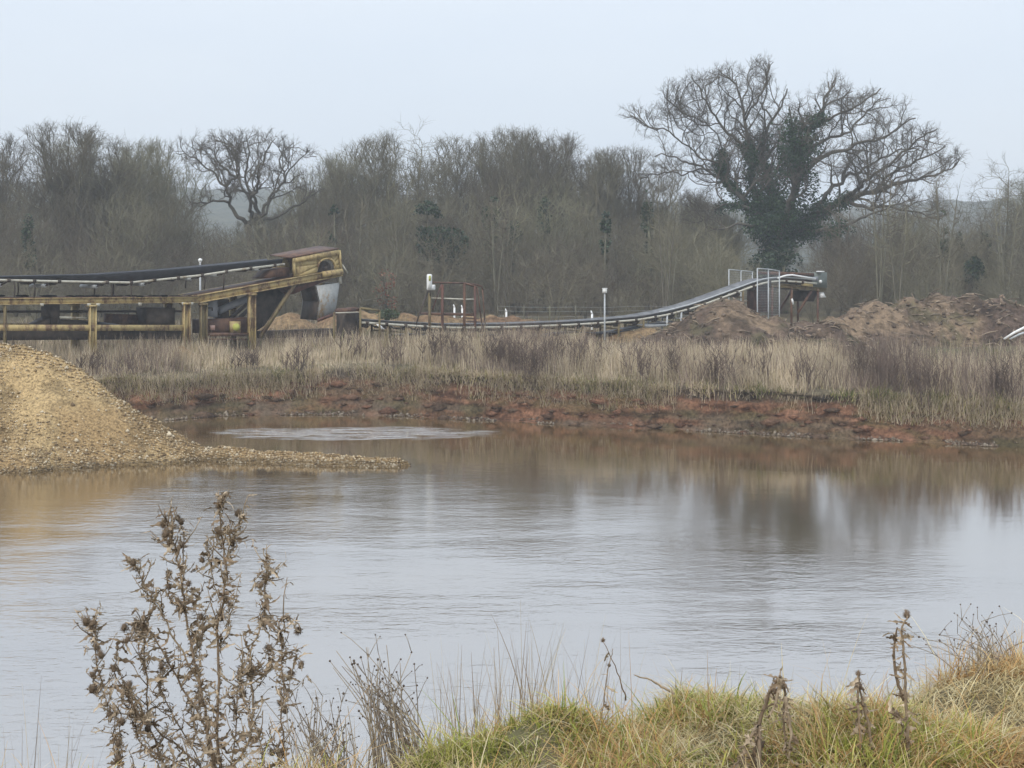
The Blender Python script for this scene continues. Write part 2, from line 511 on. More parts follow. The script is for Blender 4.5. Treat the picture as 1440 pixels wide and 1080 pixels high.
# a ruffled patch out in the middle of the far water
ex = math_node(nt, 'POWER', math_node(nt, 'DIVIDE', math_node(nt, 'ADD', sx.outputs[0], 5.0), 4.4), 2)
ey = math_node(nt, 'POWER', math_node(nt, 'DIVIDE', math_node(nt, 'SUBTRACT', sx.outputs[1], 45.2), 1.7), 2)
er = math_node(nt, 'ADD', math_node(nt, 'ADD', ex, ey), math_node(nt, 'MULTIPLY', math_node(nt, 'SUBTRACT', wnoise(.5, .9, 3), .5), 2.2))
patch = math_node(nt, 'MULTIPLY', maprange(nt, er, .1, 1.3, 1.0, 0.0), maprange(nt, wnoise(.9, 4.2, 5, .5), .45, .6, 0.0, 1.0))
w1 = wnoise(2.1, 4.4, 3, .5); w2 = wnoise(6.0, 13., 3, .4); w3 = wnoise(.16, .5, 2); w4 = wnoise(3.2, 1.6, 4, .4)
gust = maprange(nt, wnoise(.11, .22, 3), .38, .62, .35, 1.15)
hsum = math_node(nt, 'ADD', math_node(nt, 'MULTIPLY', w1, .5), math_node(nt, 'ADD', math_node(nt, 'MULTIPLY', w2, .2), math_node(nt, 'MULTIPLY', w3, .6)))
hh = math_node(nt, 'ADD', math_node(nt, 'MULTIPLY', hsum, math_node(nt, 'MULTIPLY', wind, gust)), math_node(nt, 'MULTIPLY', math_node(nt, 'MULTIPLY', math_node(nt, 'ADD', w4, w2), patch), 2.0))
bp = nt.nodes.new("ShaderNodeBump"); bp.inputs["Strength"].default_value = 1.0; bp.inputs["Distance"].default_value = .023
nt.links.new(hh, bp.inputs["Height"])
murk = ramp(nt, big, [(.35, (.09, .055, .02)), (.65, (.12, .075, .028))])
df = nt.nodes.new("ShaderNodeBsdfDiffuse"); nt.links.new(murk, df.inputs[0])
gl = nt.nodes.new("ShaderNodeBsdfGlossy"); gl.inputs["Roughness"].default_value = .08; gl.inputs[0].default_value = (1, 1, 1, 1)
nt.links.new(bp.outputs[0], gl.inputs["Normal"]); nt.links.new(bp.outputs[0], df.inputs["Normal"])
fr = nt.nodes.new("ShaderNodeFresnel"); fr.inputs[0].default_value = 1.75
nt.links.new(bp.outputs[0], fr.inputs["Normal"])
ms = nt.nodes.new("ShaderNodeMixShader"); nt.links.new(maprange(nt, fr.outputs[0], 0, 1, .50, .88, False), ms.inputs[0])
nt.links.new(df.outputs[0], ms.inputs[1]); nt.links.new(gl.outputs[0], ms.inputs[2])
nt.links.new(ms.outputs[0], nt.nodes["Material Output"].inputs[0])
g = Geo().add([(-88, 5, 0), (88, 5, 0), (88, 56, 0), (-88, 56, 0)], [(0, 1, 2, 3)])
water = g.obj("water", mw); tag(water, kind="structure")

# ------------------------------------------------------------------ blades (grass)
def blades(g, roots, hgt, width, az, lean, curl, col, tipcol=None, seg=3):
    """roots (N,3); each blade a tapered bent ribbon"""
    N = len(roots)
    u = np.linspace(0, 1, seg + 1)
    dx, dy = np.cos(az), np.sin(az)
    ang = lean[:, None] + curl[:, None] * u[None]
    st = hgt[:, None] / seg
    hx = np.cumsum(np.concatenate([np.zeros((N, 1)), np.sin(ang[:, :-1]) * st], 1), 1)
    hz = np.cumsum(np.concatenate([np.zeros((N, 1)), np.cos(ang[:, :-1]) * st], 1), 1)
    cx = roots[:, None, 0] + hx * dx[:, None]; cy = roots[:, None, 1] + hx * dy[:, None]; cz = roots[:, None, 2] + hz
    wa = az + np.pi / 2 + RNG.uniform(-.9, .9, N)
    wd = width[:, None] / 2 * (1 - u[None] ** 1.6 * .85)
    ox = np.cos(wa)[:, None] * wd; oy = np.sin(wa)[:, None] * wd
    L = np.stack([cx - ox, cy - oy, cz], -1); Rr = np.stack([cx + ox, cy + oy, cz], -1)
    v = np.stack([L, Rr], 2).reshape(N, (seg + 1) * 2, 3)
    base = (np.arange(N) * (seg + 1) * 2)[:, None]; k = (np.arange(seg) * 2)[None]
    q = np.stack([base + k, base + k + 1, base + k + 3, base + k + 2], -1).reshape(-1, 4)
    if tipcol is None: tipcol = col
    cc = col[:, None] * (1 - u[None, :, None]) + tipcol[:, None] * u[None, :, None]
    cc = np.repeat(cc, 2, axis=1)
    g.add(v.reshape(-1, 3), q, col=cc.reshape(-1, 3))


def pick(pal, n, noise=.18):
    pal = np.array(pal, float); i = RNG.integers(0, len(pal), n)
    return np.clip(pal[i] * (1 + RNG.uniform(-noise, noise, (n, 1))), 0, 1)


STRAW = [(.56, .46, .32), (.64, .54, .39), (.45, .36, .24), (.54, .45, .33)]
GREYB = [(.22, .165, .13), (.29, .225, .18), (.17, .125, .10)]
GREEN = [(.16, .18, .06), (.2, .2, .075), (.12, .14, .045)]
YELG = [(.34, .30, .12), (.28, .26, .10)]


def far_grass():
    N = 205000
    t = RNG.uniform(0, 1, N) ** 1.5 * 15
    x = RNG.uniform(-1, 1, N) * 29.5
    sy = shore(x); w = facew(x)
    y = sy + .22 + w * .8 + t + .4 * fbm(x * 1.2, 0 * x + 2, 3, 87)
    keep = (np.abs(x) < .50 * y) & (RNG.uniform(-.45, .55, N) < fbm(x * .8 + 7, y * .9, 3, 86) + .5 * (t > 2.5))
    x, y, t = x[keep], y[keep], t[keep]
    z = height(x, y); N = len(x)
    px = 720 + x / y * 2000
    clump = fbm(x * .9, y * .5, 3, 81); cl2 = fbm(x * .35 + 40, y * .3, 2, 82); cl3 = fbm(x * 2.5, y * 2.5, 2, 83)
    # taller on the right and centre, shorter on the left as in the meadow there
    hs = np.interp(px, [0, 150, 330, 480, 620, 720, 860, 1000, 1200, 1440], [.8, .8, .74, .74, .86, .95, .88, .82, .92, 1.05])
    hs = hs * np.where(px < 620, .5 + .5 * sstep(1.0, 4.5, t), 1)
    u = RNG.uniform(0, 1, N)
    dk = .07 + .5 * sstep(.02, .3, cl2) + .35 * np.exp(-((px - 745) / 55) ** 2) + .4 * np.exp(-((px - 1250) / 45) ** 2) + .35 * np.exp(-((px - 1400) / 40) ** 2)
    kind = np.where(u < dk, 1, np.where(RNG.uniform(0, 1, N) < .78 + .2 * clump, 0, 2))
    front = t < 1.6
    kind = np.where(front & (RNG.uniform(0, 1, N) < .12 + .35 * (cl3 > .2)), 2, kind)
    kind = np.where((cl3 > .22) & (RNG.uniform(0, 1, N) < .6), 3, kind)
    hgt = hs * (.62 + 1.15 * np.clip(fbm(x * .7 + 3, y * .8, 3, 85) + .2, -.3, .6) + .3 * fbm(x * 2.8, y * 2, 2, 88)) * np.choose(kind, [RNG.uniform(.6, 1.1, N), RNG.uniform(.6, 1.4, N), RNG.uniform(.15, .45, N), RNG.uniform(.35, .75, N)]) * (1 + .3 * clump)
    hgt = np.where(front, hgt * RNG.uniform(.3, .95, N), hgt)
    width = np.choose(kind, [RNG.uniform(.012, .026, N), RNG.uniform(.012, .022, N), RNG.uniform(.015, .03, N), RNG.uniform(.014, .024, N)])
    az = 2 * np.pi * 1.5 * fbm(x * .8, y * .8, 2, 89) + RNG.normal(0, .9, N)
    lean = np.abs(RNG.normal(0, .22, N)) + .3 * np.clip(fbm(x * 1.1, y * 1.1, 2, 90), 0, 1) + .35 * (RNG.uniform(0, 1, N) < .12); curl = np.choose(kind, [RNG.uniform(0, .5, N), RNG.uniform(-.1, .2, N), RNG.uniform(.2, 1.1, N), RNG.uniform(.2, .9, N)])
    c0, c1, c2, c3 = pick(STRAW, N), pick(GREYB, N), pick(GREEN + [(.25, .22, .12)] * 2, N), pick(YELG + STRAW, N)
    col = np.select([kind[:, None] == 0, kind[:, None] == 1, kind[:, None] == 2], [c0, c1, c2], c3)
    col = col * (1 + .22 * fbm(x * .25, y * .2, 2, 84))[:, None]
    for nm, ks, mm in (("dry_grass", (0, 3), None), ("dead_stalks", (1,), None), ("green_grass", (2,), None)):
        m_ = np.isin(kind, ks); g = Geo()
        if nm == "dead_stalks":     # branching dead weeds in clumps
            A = []
            for pc in (690, 705, 722, 740, 752, 770, 790, 815, 840, 640, 610, 560, 1010, 1060, 1130, 1212, 1235, 1250, 1268, 1290, 1320, 1395, 1415, 1435, 350, 130, 175, 420, 500, 900, 950):
                tc_ = RNG.uniform(.2, 5)
                for i in range(RNG.integers(10, 26)):
                    yy = 48.0; pp = pc + RNG.normal(0, 9)
                    for it in range(3): xx = (pp - 720) / 2000 * yy; yy = float(shore(np.array([xx]))[0]) + 1.0 + tc_ + RNG.normal(0, .3)
                    A.append((xx, yy, H(xx, yy) - .03))
            A = np.array(A); n_ = len(A); hh_ = (RNG.uniform(.75, 1.5, n_) * np.interp(720 + A[:, 0] / A[:, 1] * 2000, [0, 500, 650], [.6, .65, 1]))[:, None]
            d_ = np.concatenate([RNG.normal(0, .13, (n_, 2)), np.ones((n_, 1))], 1); d2_ = d_ + np.concatenate([RNG.normal(0, .1, (n_, 2)), np.zeros((n_, 1))], 1)
            g0 = Geo(); tube3(g0, A, A + d_ * hh_ * .5, A + d_ * hh_ * .5 + d2_ * hh_ * .5, d_, .009)
            for k in range(9):
                f = RNG.uniform(.4, 1, (n_, 1)); q_ = A + d_ * hh_ * np.minimum(f, .5) + d2_ * hh_ * np.maximum(f - .5, 0)
                e = np.concatenate([RNG.normal(0, .6, (n_, 2)), np.ones((n_, 1))], 1); l_ = RNG.uniform(.1, .32, (n_, 1)); tube3(g0, q_, q_ + e * l_ * .5, q_ + e * l_, e, .0085)
            vv_ = np.vstack(g0.v); cc_ = np.array([.15, .11, .088]) * (1 + .5 * fbm(vv_[:, 0] * 3, vv_[:, 1] * 3, 2, 95))[:, None]
            g.add(vv_, np.vstack(g0.q), col=cc_)
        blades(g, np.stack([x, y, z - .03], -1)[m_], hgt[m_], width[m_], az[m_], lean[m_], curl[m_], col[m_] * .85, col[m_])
        o = g.obj(nm, M['grass'], color=True)
        tag(o, {"dry_grass": "tall straw coloured dead grass along the top of the far bank", "dead_stalks": "grey brown dead weed stalks standing among the far grass", "green_grass": "short green grass along the lip of the far bank"}[nm], {"dry_grass": "grass", "dead_stalks": "weeds", "green_grass": "grass"}[nm], kind="stuff")
    # grass drooping over the lip
    g = Geo(); N = 16000
    x = RNG.uniform(-1, 1, N) * 22; w = facew(x); cl = fbm(x * 1.3, 0 * x + 8, 3, 93)
    keep = RNG.uniform(-.55, .5, N) < cl - .3 * np.exp(-((x + 7.2) / 2.2) ** 2); x, w, cl = x[keep], w[keep], cl[keep]; N = len(x)
    t = .28 + w * RNG.uniform(.72, 1.25, N); y = shore(x) + t
    z = np.maximum(height(x, y), .1 + (hbank(x) - .1) * sstep(.25, .95, (t - .28) / w)) + .02
    gr = fbm(x * .7 + 30, 0 * x, 2, 94) + RNG.normal(0, .2, N)
    col = np.where((gr > .22)[:, None], pick([(.16, .18, .06), (.2, .22, .075), (.13, .15, .05)] + YELG, N), pick(STRAW + STRAW + GREYB[1:2] + YELG, N)) * 1.0
    blades(g, np.stack([x, y, z], -1), RNG.uniform(.15, .5, N) * (1 + .5 * cl), RNG.uniform(.014, .028, N), RNG.normal(-1.57, .8, N), RNG.uniform(.1, 1.1, N), RNG.uniform(.4, 1.9, N), col, seg=4)
    tag(g.obj("lip_grass", M['grass'], color=True), "grass drooping over the lip of the red bank", "grass", kind="stuff")
    # hanging tufts and brambly stems on the bank face
    g = Geo(); N = 30000
    x = RNG.uniform(-1, 1, N) * 22; w = facew(x); f = fbm(x * .5, 0 * x + 5, 3, 91) - .12 - .6 * np.exp(-((x + 7.2) / 2.2) ** 2) - .5 * np.exp(-((x - 9.0) / 2.0) ** 2) + .5 * (w > .9) + .9 * np.exp(-((x + 12.0) / 1.4) ** 2) + .8 * np.exp(-((x - 13.2) / 2.2) ** 2) + .5 * np.exp(-((x - 3.2) / 1.2) ** 2)
    keep = RNG.uniform(-.5, .9, N) < f; x = x[keep]; w = w[keep]; N = len(x)
    v = RNG.uniform(.1, 1, N) ** .7
    y = shore(x) + .40 + w * v * .8; z = .10 + (hbank(x) - .11) * v ** .9
    col = pick(GREYB[1:2] + YELG + STRAW + STRAW, N) * .9
    blades(g, np.stack([x, y, z], -1), RNG.uniform(.15, .55, N), RNG.uniform(.012, .025, N), RNG.uniform(-2.6, -.5, N), RNG.uniform(.0, .9, N), RNG.uniform(0, 1.6, N), col)
    tag(g.obj("bank_weeds", M['grass'], color=True), "dead weeds and tufts hanging on the red bank face", "weeds", kind="stuff")
    # the rough pasture further back, among the machines
    g = Geo(); N = 21000
    x = RNG.uniform(-1, 1, N) * 34; y = RNG.uniform(58, 84, N)
    keep = np.abs(x) < .42 * y; x, y = x[keep], y[keep]; N = len(x)
    col = pick(STRAW + GREYB + GREYB + GREEN[:1] + YELG[:1], N) * .7
    blades(g, np.stack([x, y, height(x, y) - .02], -1), RNG.uniform(.15, .75, N) * np.where((x < -4) & (y < 72), 1.7, 1), RNG.uniform(.018, .034, N), RNG.uniform(0, 6.28, N), RNG.uniform(0, .5, N), RNG.uniform(0, .9, N), col)
    tag(g.obj("rough_grass", M['grass'], color=True), "rough short grass around the quarry conveyors", "grass", kind="stuff")



def near_grass():
    g = Geo(); N = 330000
    core = RNG.uniform(0, 1, N) < .73
    x = np.where(core, RNG.uniform(-1.9, 3.4, N), RNG.uniform(-6, 9, N)); y = np.where(core, RNG.uniform(3.6, 6.6, N), RNG.uniform(2.6, 7.6, N))
    s = y - np.interp(x, CR[:, 0], CR[:, 1])
    dens = 1 - .8 * sstep(.1, .7, s)
    keep = (RNG.uniform(0, 1, N) < dens) & (s < 1.3); x, y, s = x[keep], y[keep], s[keep]; N = len(x)
    z = nearz(x, y)
    p1 = fbm(x * 1.6, y * 2.2, 3, 101); p2 = fbm(x * 3.3 + 8, y * 4, 3, 102); p3 = fbm(x * 7, y * 7, 2, 103)
    u = RNG.uniform(0, 1, N)
    green = u < .17 + .95 * p1
    rust = (p2 > .02) & (RNG.uniform(0, 1, N) < .7)
    cg = pick([(.31, .33, .065), (.42, .41, .10), (.22, .26, .06), (.48, .44, .14)], N, .25)
    cs = pick([(.62, .52, .28), (.54, .43, .22), (.68, .6, .38), (.44, .33, .17)], N, .2)
    cr = pick([(.52, .31, .12), (.42, .25, .11), (.58, .40, .19)], N, .2)
    col = np.where(green[:, None], cg, np.where(rust[:, None], cr, cs))
    hgt = np.where(green, RNG.uniform(.025, .09, N), RNG.uniform(.045, .15, N)) * (1 + .9 * p3 + .7 * p2) * np.where(RNG.uniform(0, 1, N) < .06, 1.9, 1)
    width = np.where(green, RNG.uniform(.0025, .0065, N), RNG.uniform(.002, .0052, N))
    comb = 2.2 * fbm(x * 1.9, y * 1.9, 2, 104) * np.pi
    az = comb + RNG.normal(0, 1.7, N)
    lean = np.where(green, np.abs(RNG.normal(.75, .45, N)), np.abs(RNG.normal(1.15, .4, N)))
    curl = RNG.uniform(.2, 1.7, N)
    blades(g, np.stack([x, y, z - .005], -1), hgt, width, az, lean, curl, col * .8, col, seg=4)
    tag(g.obj("meadow_grass", M['grass'], color=True), "tousled green and straw grass on the near bank", "grass", kind="stuff")
    # sparse upright dry stems behind the crest
    g = Geo(); rts = []; hg = []; cl = []; azs = []; ln = []
    for (pxc, spread, pyt, n, D0) in ((650, 60, 880, 26, 5.2), (745, 45, 850, 34, 5.3), (800, 60, 900, 24, 5.3), (840, 40, 870, 14, 5.4), (700, 60, 930, 30, 5.1), (980, 80, 930, 34, 5.6), (1100, 90, 935, 36, 5.6), (1240, 80, 935, 26, 5.5), (1385, 50, 880, 70, 5.8), (1420, 30, 870, 50, 5.9), (1340, 50, 910, 36, 5.7), (35, 40, 930, 7, 5.0), (90, 30, 950, 5, 5.1), (430, 70, 960, 36, 4.9), (560, 60, 960, 36, 5.0), (480, 60, 1000, 50, 4.8), (620, 60, 985, 46, 5.0), (60, 80, 1010, 20, 5.0)):
        for i in range(int(n * 1.7)):
            D = D0 + random.uniform(-.25, .3); px = random.gauss(pxc, spread * .5)
            bx = (px - 720) / 2000 * D; bz = float(nearz(np.array([bx]), np.array([D]))[0])
            topz = at(px, pyt + abs(random.gauss(0, 55)), D)[2]
            h = topz - bz
            if h < .05 or h > 1.6: continue
            rts.append((bx, D, bz)); hg.append(h * random.uniform(.8, 1.05)); azs.append(random.choice((0, math.pi)) + random.gauss(0, .6)); ln.append(abs(random.gauss(0, .12)))
            cl.append(random.choice(((.42, .35, .25), (.34, .27, .2), (.5, .43, .31), (.27, .21, .16))))
    n = len(rts)
    blades(g, np.array(rts), np.array(hg), RNG.uniform(.003, .0055, n), np.array(azs), np.array(ln), RNG.uniform(-.1, .45, n), np.array(cl), seg=5)
    tag(g.obj("grass_stems", M['grass'], color=True), "thin dry grass stems standing up along the near bank edge", "grass", kind="stuff")


near_grass()

# ------------------------------------------------------------------ trees
def space_col(nodes, parents, att, step, kill, infl, maxit, rng, up=.1, jit=.25, maxch=3, mom=0.):
    nodes = [np.array(p, float) for p in nodes]; parents = list(parents)
    att = np.array(att, float)
    nch = [0] * len(nodes)
    for p in parents:
        if p >= 0: nch[p] += 1
    A = np.array(nodes); best = np.full(len(att), 1e9); bi = np.zeros(len(att), int)

    def upd(newpos, off):
        d = np.linalg.norm(att[:, None] - newpos[None], axis=2)
        j = d.argmin(1); dm = d[np.arange(len(att)), j]
        m = dm < best
        best[m] = dm[m]; bi[m] = j[m] + off
    upd(A, 0)
    for it in range(maxit):
        alive = best > kill
        att, best, bi = att[alive], best[alive], bi[alive]
        if len(att) == 0: break
        act = best < infl
        if not act.any():
            act = best < best.min() * 1.05
        P = np.array(nodes)
        idx = bi[act]; d = att[act] - P[idx]; d /= np.linalg.norm(d, axis=1)[:, None] + 1e-9
        un, inv = np.unique(idx, return_inverse=True)
        sm = np.zeros((len(un), 3)); np.add.at(sm, inv, d)
        new = []; off = len(nodes); grown = 0
        for k, ni in enumerate(un):
            if nch[ni] >= maxch:
                best[(bi == ni) & (best < kill * 2.5)] = 0
                continue
            v = sm[k]; l = np.linalg.norm(v)
            if l < 1e-6: v = rng.normal(0, 1, 3); l = np.linalg.norm(v)
            v = v / l + rng.normal(0, jit, 3) + np.array([0, 0, up])
            if mom and parents[ni] >= 0:
                dd = nodes[ni] - nodes[parents[ni]]; v = v + dd / (np.linalg.norm(dd) + 1e-9) * (mom if nch[ni] == 0 else mom * .3)
            v /= np.linalg.norm(v)
            p = nodes[ni] + v * step
            new.append(p); nodes.append(p); parents.append(int(ni)); nch.append(0); nch[ni] += 1
        if not new: break
        upd(np.array(new), off)
    return np.array(nodes), np.array(parents)


def radii(parents, tip, e):
    n = len(parents); acc = np.zeros(n); cnt = np.zeros(n, int)
    r = np.zeros(n)
    for i in range(n - 1, -1, -1):
        r[i] = max(tip, acc[i] ** (1 / e)) if cnt[i] else tip
        p = parents[i]
        if p >= 0: acc[p] += r[i] ** e; cnt[p] += 1
    return r, cnt


def skel_mesh(g, P, par, r, mask, n):
    ch = np.nonzero(mask & (par >= 0))[0]
    if not len(ch): return
    N = len(P)
    din = np.zeros((N, 3)); ok = par >= 0
    din[ok] = P[ok] - P[par[ok]]; din[~ok] = (0, 0, 1)
    din /= np.linalg.norm(din, axis=1)[:, None] + 1e-9
    # main child
    main = np.full(N, -1)
    for i in np.argsort(r):
        if par[i] >= 0: main[par[i]] = i
    dn = din.copy(); hm = main >= 0
    dn[hm] += din[main[hm]]; dn /= np.linalg.norm(dn, axis=1)[:, None] + 1e-9

    def ring(c, d, rad):
        ref = np.array([.37, .61, .13])
        a = np.cross(d, ref); a /= np.linalg.norm(a, axis=1)[:, None] + 1e-9
        b_ = np.cross(d, a); th = np.arange(n) / n * 2 * np.pi
        return c[:, None] + rad[:, None, None] * (a[:, None] * np.cos(th)[None, :, None] + b_[:, None] * np.sin(th)[None, :, None])
    p = par[ch]; ismain = main[p] == ch
    r0 = np.where(ismain, r[p], np.minimum(r[p], r[ch] * 1.25))
    d0 = np.where(ismain[:, None], dn[p], din[ch])
    v = np.concatenate([ring(P[p], d0, r0), ring(P[ch], dn[ch], r[ch])], 1).reshape(-1, 3)
    base = (np.arange(len(ch)) * 2 * n)[:, None]; j = np.arange(n)[None]; k = (j + 1) % n
    g.add(v, np.stack([base + j, base + k, base + n + k, base + n + j], -1).reshape(-1, 4))


def twigs(g, P, par, r, cnt, rng, per_tip, per_edge, length, rad, rmax=.04, spread=.8, droop=0.0, up=.15):
    tips = np.nonzero(cnt == 0)[0]; thin = np.nonzero((r < rmax) & (par >= 0))[0]
    idx = np.concatenate([np.repeat(tips, per_tip), rng.choice(thin, int(len(thin) * per_edge)) if len(thin) else []]).astype(int)
    N = len(idx)
    if not N: return
    d = P[idx] - P[np.maximum(par[idx], 0)]; d /= np.linalg.norm(d, axis=1)[:, None] + 1e-9
    d = d + rng.normal(0, spread, (N, 3)) + np.array([0, 0, up]); d /= np.linalg.norm(d, axis=1)[:, None]
    L = rng.uniform(.4, 1.1, N) * length
    d2 = d + rng.normal(0, .35, (N, 3)) + np.array([0, 0, .15 - droop]); d2 /= np.linalg.norm(d2, axis=1)[:, None]
    A = P[idx]; B = A + d * (L * .5)[:, None]; C = B + d2 * (L * .5)[:, None]
    n = 3; th = np.arange(n) / n * 2 * np.pi
    a = np.cross(d, np.array([.37, .61, .13])); a /= np.linalg.norm(a, axis=1)[:, None] + 1e-9; b_ = np.cross(d, a)
    o = (a[:, None] * np.cos(th)[None, :, None] + b_[:, None] * np.sin(th)[None, :, None])
    v = np.concatenate([A[:, None] + o * rad, B[:, None] + o * rad * .75, C[:, None] + o * rad * .35], 1).reshape(-1, 3)
    base = (np.arange(N) * 9)[:, None]; j = np.arange(3)[None]; k = (j + 1) % 3
    g.add(v, np.concatenate([np.stack([base + m + j, base + m + k, base + m + 3 + k, base + m + 3 + j], -1).reshape(-1, 4) for m in (0, 3)]))


def tube3(g, A, B, C, d, rad):
    N = len(A); th = np.arange(3) / 3 * 2 * np.pi
    a = np.cross(d, np.array([.37, .61, .13])); a /= np.linalg.norm(a, axis=1)[:, None] + 1e-9; b_ = np.cross(d, a)
    o = (a[:, None] * np.cos(th)[None, :, None] + b_[:, None] * np.sin(th)[None, :, None])
    v = np.concatenate([A[:, None] + o * rad, B[:, None] + o * rad * .75, C[:, None] + o * rad * .4], 1).reshape(-1, 3)
    base = (np.arange(N) * 9)[:, None]; j = np.arange(3)[None]; k = (j + 1) % 3
    g.add(v, np.concatenate([np.stack([base + m + j, base + m + k, base + m + 3 + k, base + m + 3 + j], -1).reshape(-1, 4) for m in (0, 3)]))


def sprays(g, P, par, r, cnt, rng, per_tip, per_edge, L1, L2, nsub, rad, rmax=.05, spread=.6, up=.15, bend=.3):
    tips = np.nonzero(cnt == 0)[0]; thin = np.nonzero((r < rmax) & (par >= 0))[0]
    idx = np.concatenate([np.repeat(tips, per_tip), rng.choice(thin, int(len(thin) * per_edge)) if len(thin) else []]).astype(int)
    N = len(idx)
    if not N: return
    nz = lambda v: v / (np.linalg.norm(v, axis=1)[:, None] + 1e-9)
    d = nz(P[idx] - P[np.maximum(par[idx], 0)])
    sp = np.where(np.arange(N) < len(tips) * per_tip, spread, spread * 1.8)[:, None]
    d = nz(d + rng.normal(0, 1, (N, 3)) * sp + np.array([0, 0, up])); d2 = nz(d + rng.normal(0, bend, (N, 3)) + np.array([0, 0, up]))
    L = (rng.uniform(.5, 1.15, N) * L1)[:, None]
    A = P[idx]; B = A + d * L * .5; C = B + d2 * L * .5
    tube3(g, A, B, C, d, rad)
    for s_ in range(nsub):
        f = rng.uniform(.15, 1, (N, 1)); q_ = np.where(f < .5, A + d * L * f, B + d2 * L * (f - .5))
        e = nz(np.where(f < .5, d, d2) + rng.normal(0, .6, (N, 3)) + np.array([0, 0, up])); e2 = nz(e + rng.normal(0, bend, (N, 3)))
        l2 = (rng.uniform(.5, 1.2, N) * L2)[:, None]; m = q_ + e * l2 * .5
        tube3(g, q_, m, m + e2 * l2 * .5, e, rad * .72)


def leaves(g, C, size, rng, pal, updir=.3):
    N = len(C)
    n = rng.normal(0, 1, (N, 3)) + np.array([0, -.3, updir]); n /= np.linalg.norm(n, axis=1)[:, None]
    a = np.cross(n, rng.normal(0, 1, (N, 3))); a /= np.linalg.norm(a, axis=1)[:, None] + 1e-9
    b_ = np.cross(n, a); s = size * rng.uniform(.6, 1.3, N)
    v = np.stack([C - a * s[:, None] * .5, C + b_ * s[:, None] * .42 + n * s[:, None] * .1, C + a * s[:, None] * .55, C - b_ * s[:, None] * .42 + n * s[:, None] * .1], 1).reshape(-1, 3)
    q = (np.arange(N) * 4)[:, None] + np.arange(4)[None]
    pal = np.array(pal); col = pal[rng.integers(0, len(pal), N)] * rng.uniform(.7, 1.3, (N, 1))
    g.add(v, q, col=np.repeat(col, 4, 0))


def ell(rng, n, c, rx, ry, rz, hollow=.0):
    d = rng.normal(0, 1, (n, 3)); d /= np.linalg.norm(d, axis=1)[:, None]
    rr = (hollow + (1 - hollow) * rng.uniform(0, 1, n)) ** (1 / 3 if hollow == 0 else .6)
    return np.array(c) + d * rr[:, None] * np.array([rx, ry, rz])


def poly_nodes(nodes, parents, pts, start, step=.5):
    """append a polyline (list of 3D points) hanging off node index start"""
    last = start
    cur = np.array(nodes[start], float)
    for p in pts:
        p = np.array(p, float); L = np.linalg.norm(p - cur); m = max(1, int(round(L / step)))
        a = cur.copy()
        for i in range(1, m + 1):
            nodes.append(a + (p - a) * i / m); parents.append(last); last = len(nodes) - 1
        cur = p
    return last


def nrm(v):
    return v / (np.linalg.norm(v, axis=-1, keepdims=True) + 1e-9)


class Env:
    def __init__(s, ells): s.c = np.array([e[0] for e in ells]); s.r = np.array([e[1] for e in ells])

    def inside(s, p, k=1.12):
        return bool(((((p - s.c) / s.r) ** 2).sum(1) < k).any())


def gnarly(pts, rng, step, amp):
    """resample a traced limb and give it small crooks"""
    pts = np.asarray(pts, float); seg = np.linalg.norm(np.diff(pts, axis=0), axis=1); cum = np.concatenate([[0], np.cumsum(seg)])
    n = max(3, int(cum[-1] / step)); u = np.linspace(0, cum[-1], n + 1)
    out = np.stack([np.interp(u, cum, pts[:, i]) for i in range(3)], 1)
    w = np.zeros(3)
    for i in range(1, n):
        w = w * .6 + rng.normal(0, amp, 3); out[i] += w
    return out


